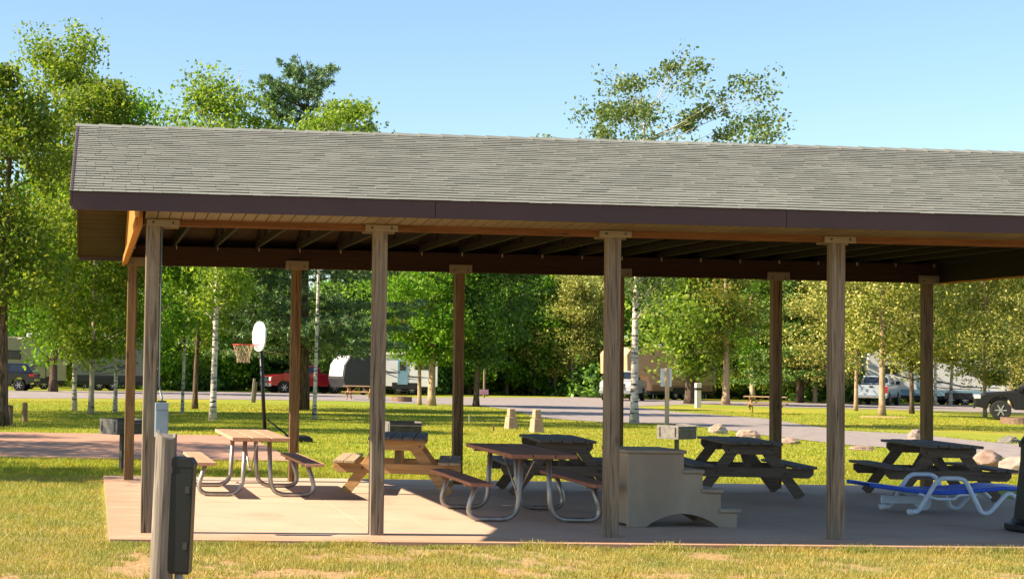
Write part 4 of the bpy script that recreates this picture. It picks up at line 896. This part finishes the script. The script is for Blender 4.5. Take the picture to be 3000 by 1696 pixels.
# trees just outside the left edge that throw shade on the lawn and court
OT='leafy tree just left of the picture that shades lawn and court'
ot=tree('shade_tree',OT,'tree',(-8.6,8.9,gz(10)),aspen,lf_g,group='shade trees left of the picture',h=8.5,cb=2.6,Rr=2.0,nc=70,nl=3600,cs=.42,ls=.14,seed=95,r0=.14)
for x,y,s in ((-9.5,13.6,1.0),(-8.5,16.2,1.05),(-12,19.5,.95),(-9,26.5,1.0),(-7,30.0,1.1),(-6.6,33.2,1.15),(-8,36.5,1.2),(-13,33,1.2),(-7.2,39.5,1.1)): dup(ot,(x,y,gz(y)),x,OT,'shade trees left of the picture',(s,s,s))
# undergrowth and distant wood
def cloud(n,fn,size): 
    C=fn(n); return leaves(C,size,1.4)
def under(n):
    px=rng.uniform(-150,2750,n); D=rng.uniform(122,140,n)+6*np.sin(px/90); h=np.abs(rng.normal(0,1,n))*(1.1+.5*np.sin(px/47)+.4*np.sin(px/19)); out=np.zeros((n,3))
    a=atD(0,930,1)-CP; b=atD(2575,930,1)-CP
    for k in range(3): out[:,k]=CP[k]+(a[k]+(b[k]-a[k])*px/2575)*D
    out[:,2]=-.05-.0062*np.clip(out[:,1]-30,0,140)+.1+h; return out
tag(link('undergrowth',quads_mesh('undergrowth',cloud(60000,under,.30)),LM('under',[(.02,.05,.008),(.05,.10,.014),(.09,.16,.02),(.15,.22,.03)],.2)),'dark tangle of shrubs along the foot of the far tree line','undergrowth',kind='stuff')
def wood_(n):
    px=rng.uniform(-250,2850,n); D=rng.uniform(182,200,n); out=np.zeros((n,3)); a=atD(0,930,1)-CP; b=atD(2575,930,1)-CP
    for k in range(3): out[:,k]=CP[k]+(a[k]+(b[k]-a[k])*px/2575)*D
    top=8.2+1.0*np.sin(px/60)+.9*np.sin(px/23)+np.where(px<430,-1.6,0); out[:,2]=-.9+top*rng.uniform(0,1,n)**.8; return out
tag(link('distant_woodland',quads_mesh('distant_woodland',cloud(70000,wood_,.6)),lf_d),'dense woodland closing the view behind the tree line','woodland',kind='stuff')
# ---------------------------------------------------------------- grass blades
def vnoise(x,y,s,seed=0):
    r=np.random.default_rng(seed); g=r.uniform(0,1,(64,64)); u=x/s; v=y/s; i=np.floor(u).astype(int); j=np.floor(v).astype(int); fu=u-i; fv=v-j; fu=fu*fu*(3-2*fu); fv=fv*fv*(3-2*fv)
    G_=lambda a,b:g[a%64,b%64]; return (G_(i,j)*(1-fu)+G_(i+1,j)*fu)*(1-fv)+(G_(i,j+1)*(1-fu)+G_(i+1,j+1)*fu)*fv
def blades(n,x0,x1,y0,y1,h,w,keep,seed=1,zf=None):
    r=np.random.default_rng(seed); x=r.uniform(x0,x1,n); y=r.uniform(y0,y1,n); k=keep(x,y,r); x,y=x[k],y[k]; n=len(x)
    z=-.05-.0062*np.clip(y-30,0,140); th=r.uniform(0,2*np.pi,n); hh=h*r.uniform(.45,1.3,n)*(.6+.8*vnoise(x,y,.35,5)); ln=r.normal(0,.55,(n,2))*hh[:,None]
    cx,cy=np.cos(th)*w,np.sin(th)*w; V=np.zeros((n,4,3))
    V[:,0]=np.stack([x-cx,y-cy,z-.01],1); V[:,1]=np.stack([x+cx,y+cy,z-.01],1); V[:,2]=np.stack([x+ln[:,0]+cx*.25,y+ln[:,1]+cy*.25,z+hh],1); V[:,3]=np.stack([x+ln[:,0]-cx*.25,y+ln[:,1]-cy*.25,z+hh*.97],1)
    return V
gl=leafmat('grass_blade',[(.25,.25,.045),(.35,.32,.075),(.45,.38,.11),(.17,.205,.03),(.54,.44,.18)],.35)
inS=lambda x,y:(x>-.40)&(x<12.6)&(y>-.69)&(y<8.1)
def k1(x,y,r):
    n_=.55*vnoise(x,y,.55,2)+.45*vnoise(x,y,.17,3); lim=np.where(y<-.9,.44,.12)-.25*(x<-.4)-.02*x; return (~inS(x,y))&((n_>lim)|(r.uniform(0,1,len(x))<.07))
F=[blades(190000,-2.2,10.5,-4.6,-.67,.034,.0036,k1,1), blades(45000,-2.6,-.4,-1,8.2,.045,.004,lambda x,y,r:~inS(x,y),2)]
F.append(blades(9000,-2.2,10.5,-4.6,-.75,.06,.006,lambda x,y,r:(vnoise(x,y,.4,21)>.72)&~inS(x,y),14))
F.append(blades(9000,3.4,12.6,-.86,-.68,.06,.0035,lambda x,y,r:vnoise(x,y,.3,9)>.35,4))
F.append(blades(7000,-.5,3.4,-.84,-.67,.045,.0035,lambda x,y,r:vnoise(x,y,.3,9)>.45,6))
tag(link('lawn_grass',quads_mesh('lawn_grass',np.concatenate(F)),gl),'short sunlit lawn grass with bare patches in front of the slab','grass',kind='stuff')
inC=lambda x,y:(x<3.2)&(y>12.65)&(y<22.35)
gl2=leafmat('grass_tuft',[(.26,.275,.022),(.36,.35,.035),(.46,.41,.06),(.18,.23,.016)],.35)
def inR(x,y,names=('side_road','road')):
    out=np.zeros(len(x),bool)
    for n_ in names:
        U_,L_=EDGE[n_]; poly=U_+L_[::-1]; ins=np.zeros(len(x),bool)
        for (ax,ay),(bx_,by) in zip(poly,poly[1:]+poly[:1]):
            c=((ay>y)!=(by>y)); 
            with np.errstate(divide='ignore',invalid='ignore'): ins^=c&(x<(bx_-ax)*(y-ay)/((by-ay) or 1e-9)+ax)
        out|=ins
    return out
B2=[blades(120000,-3,16,8.1,14,.042,.006,lambda x,y,r:~inC(x,y),7), blades(130000,-4,24,14,34,.038,.010,lambda x,y,r:~inC(x,y)&~inR(x,y),8), blades(90000,-6,40,34,58,.032,.016,lambda x,y,r:~inR(x,y),12)]
tag(link('back_lawn_grass',quads_mesh('back_lawn_grass',np.concatenate(B2)),gl2),'mown grass of the lawn behind the slab and court','grass',kind='stuff')
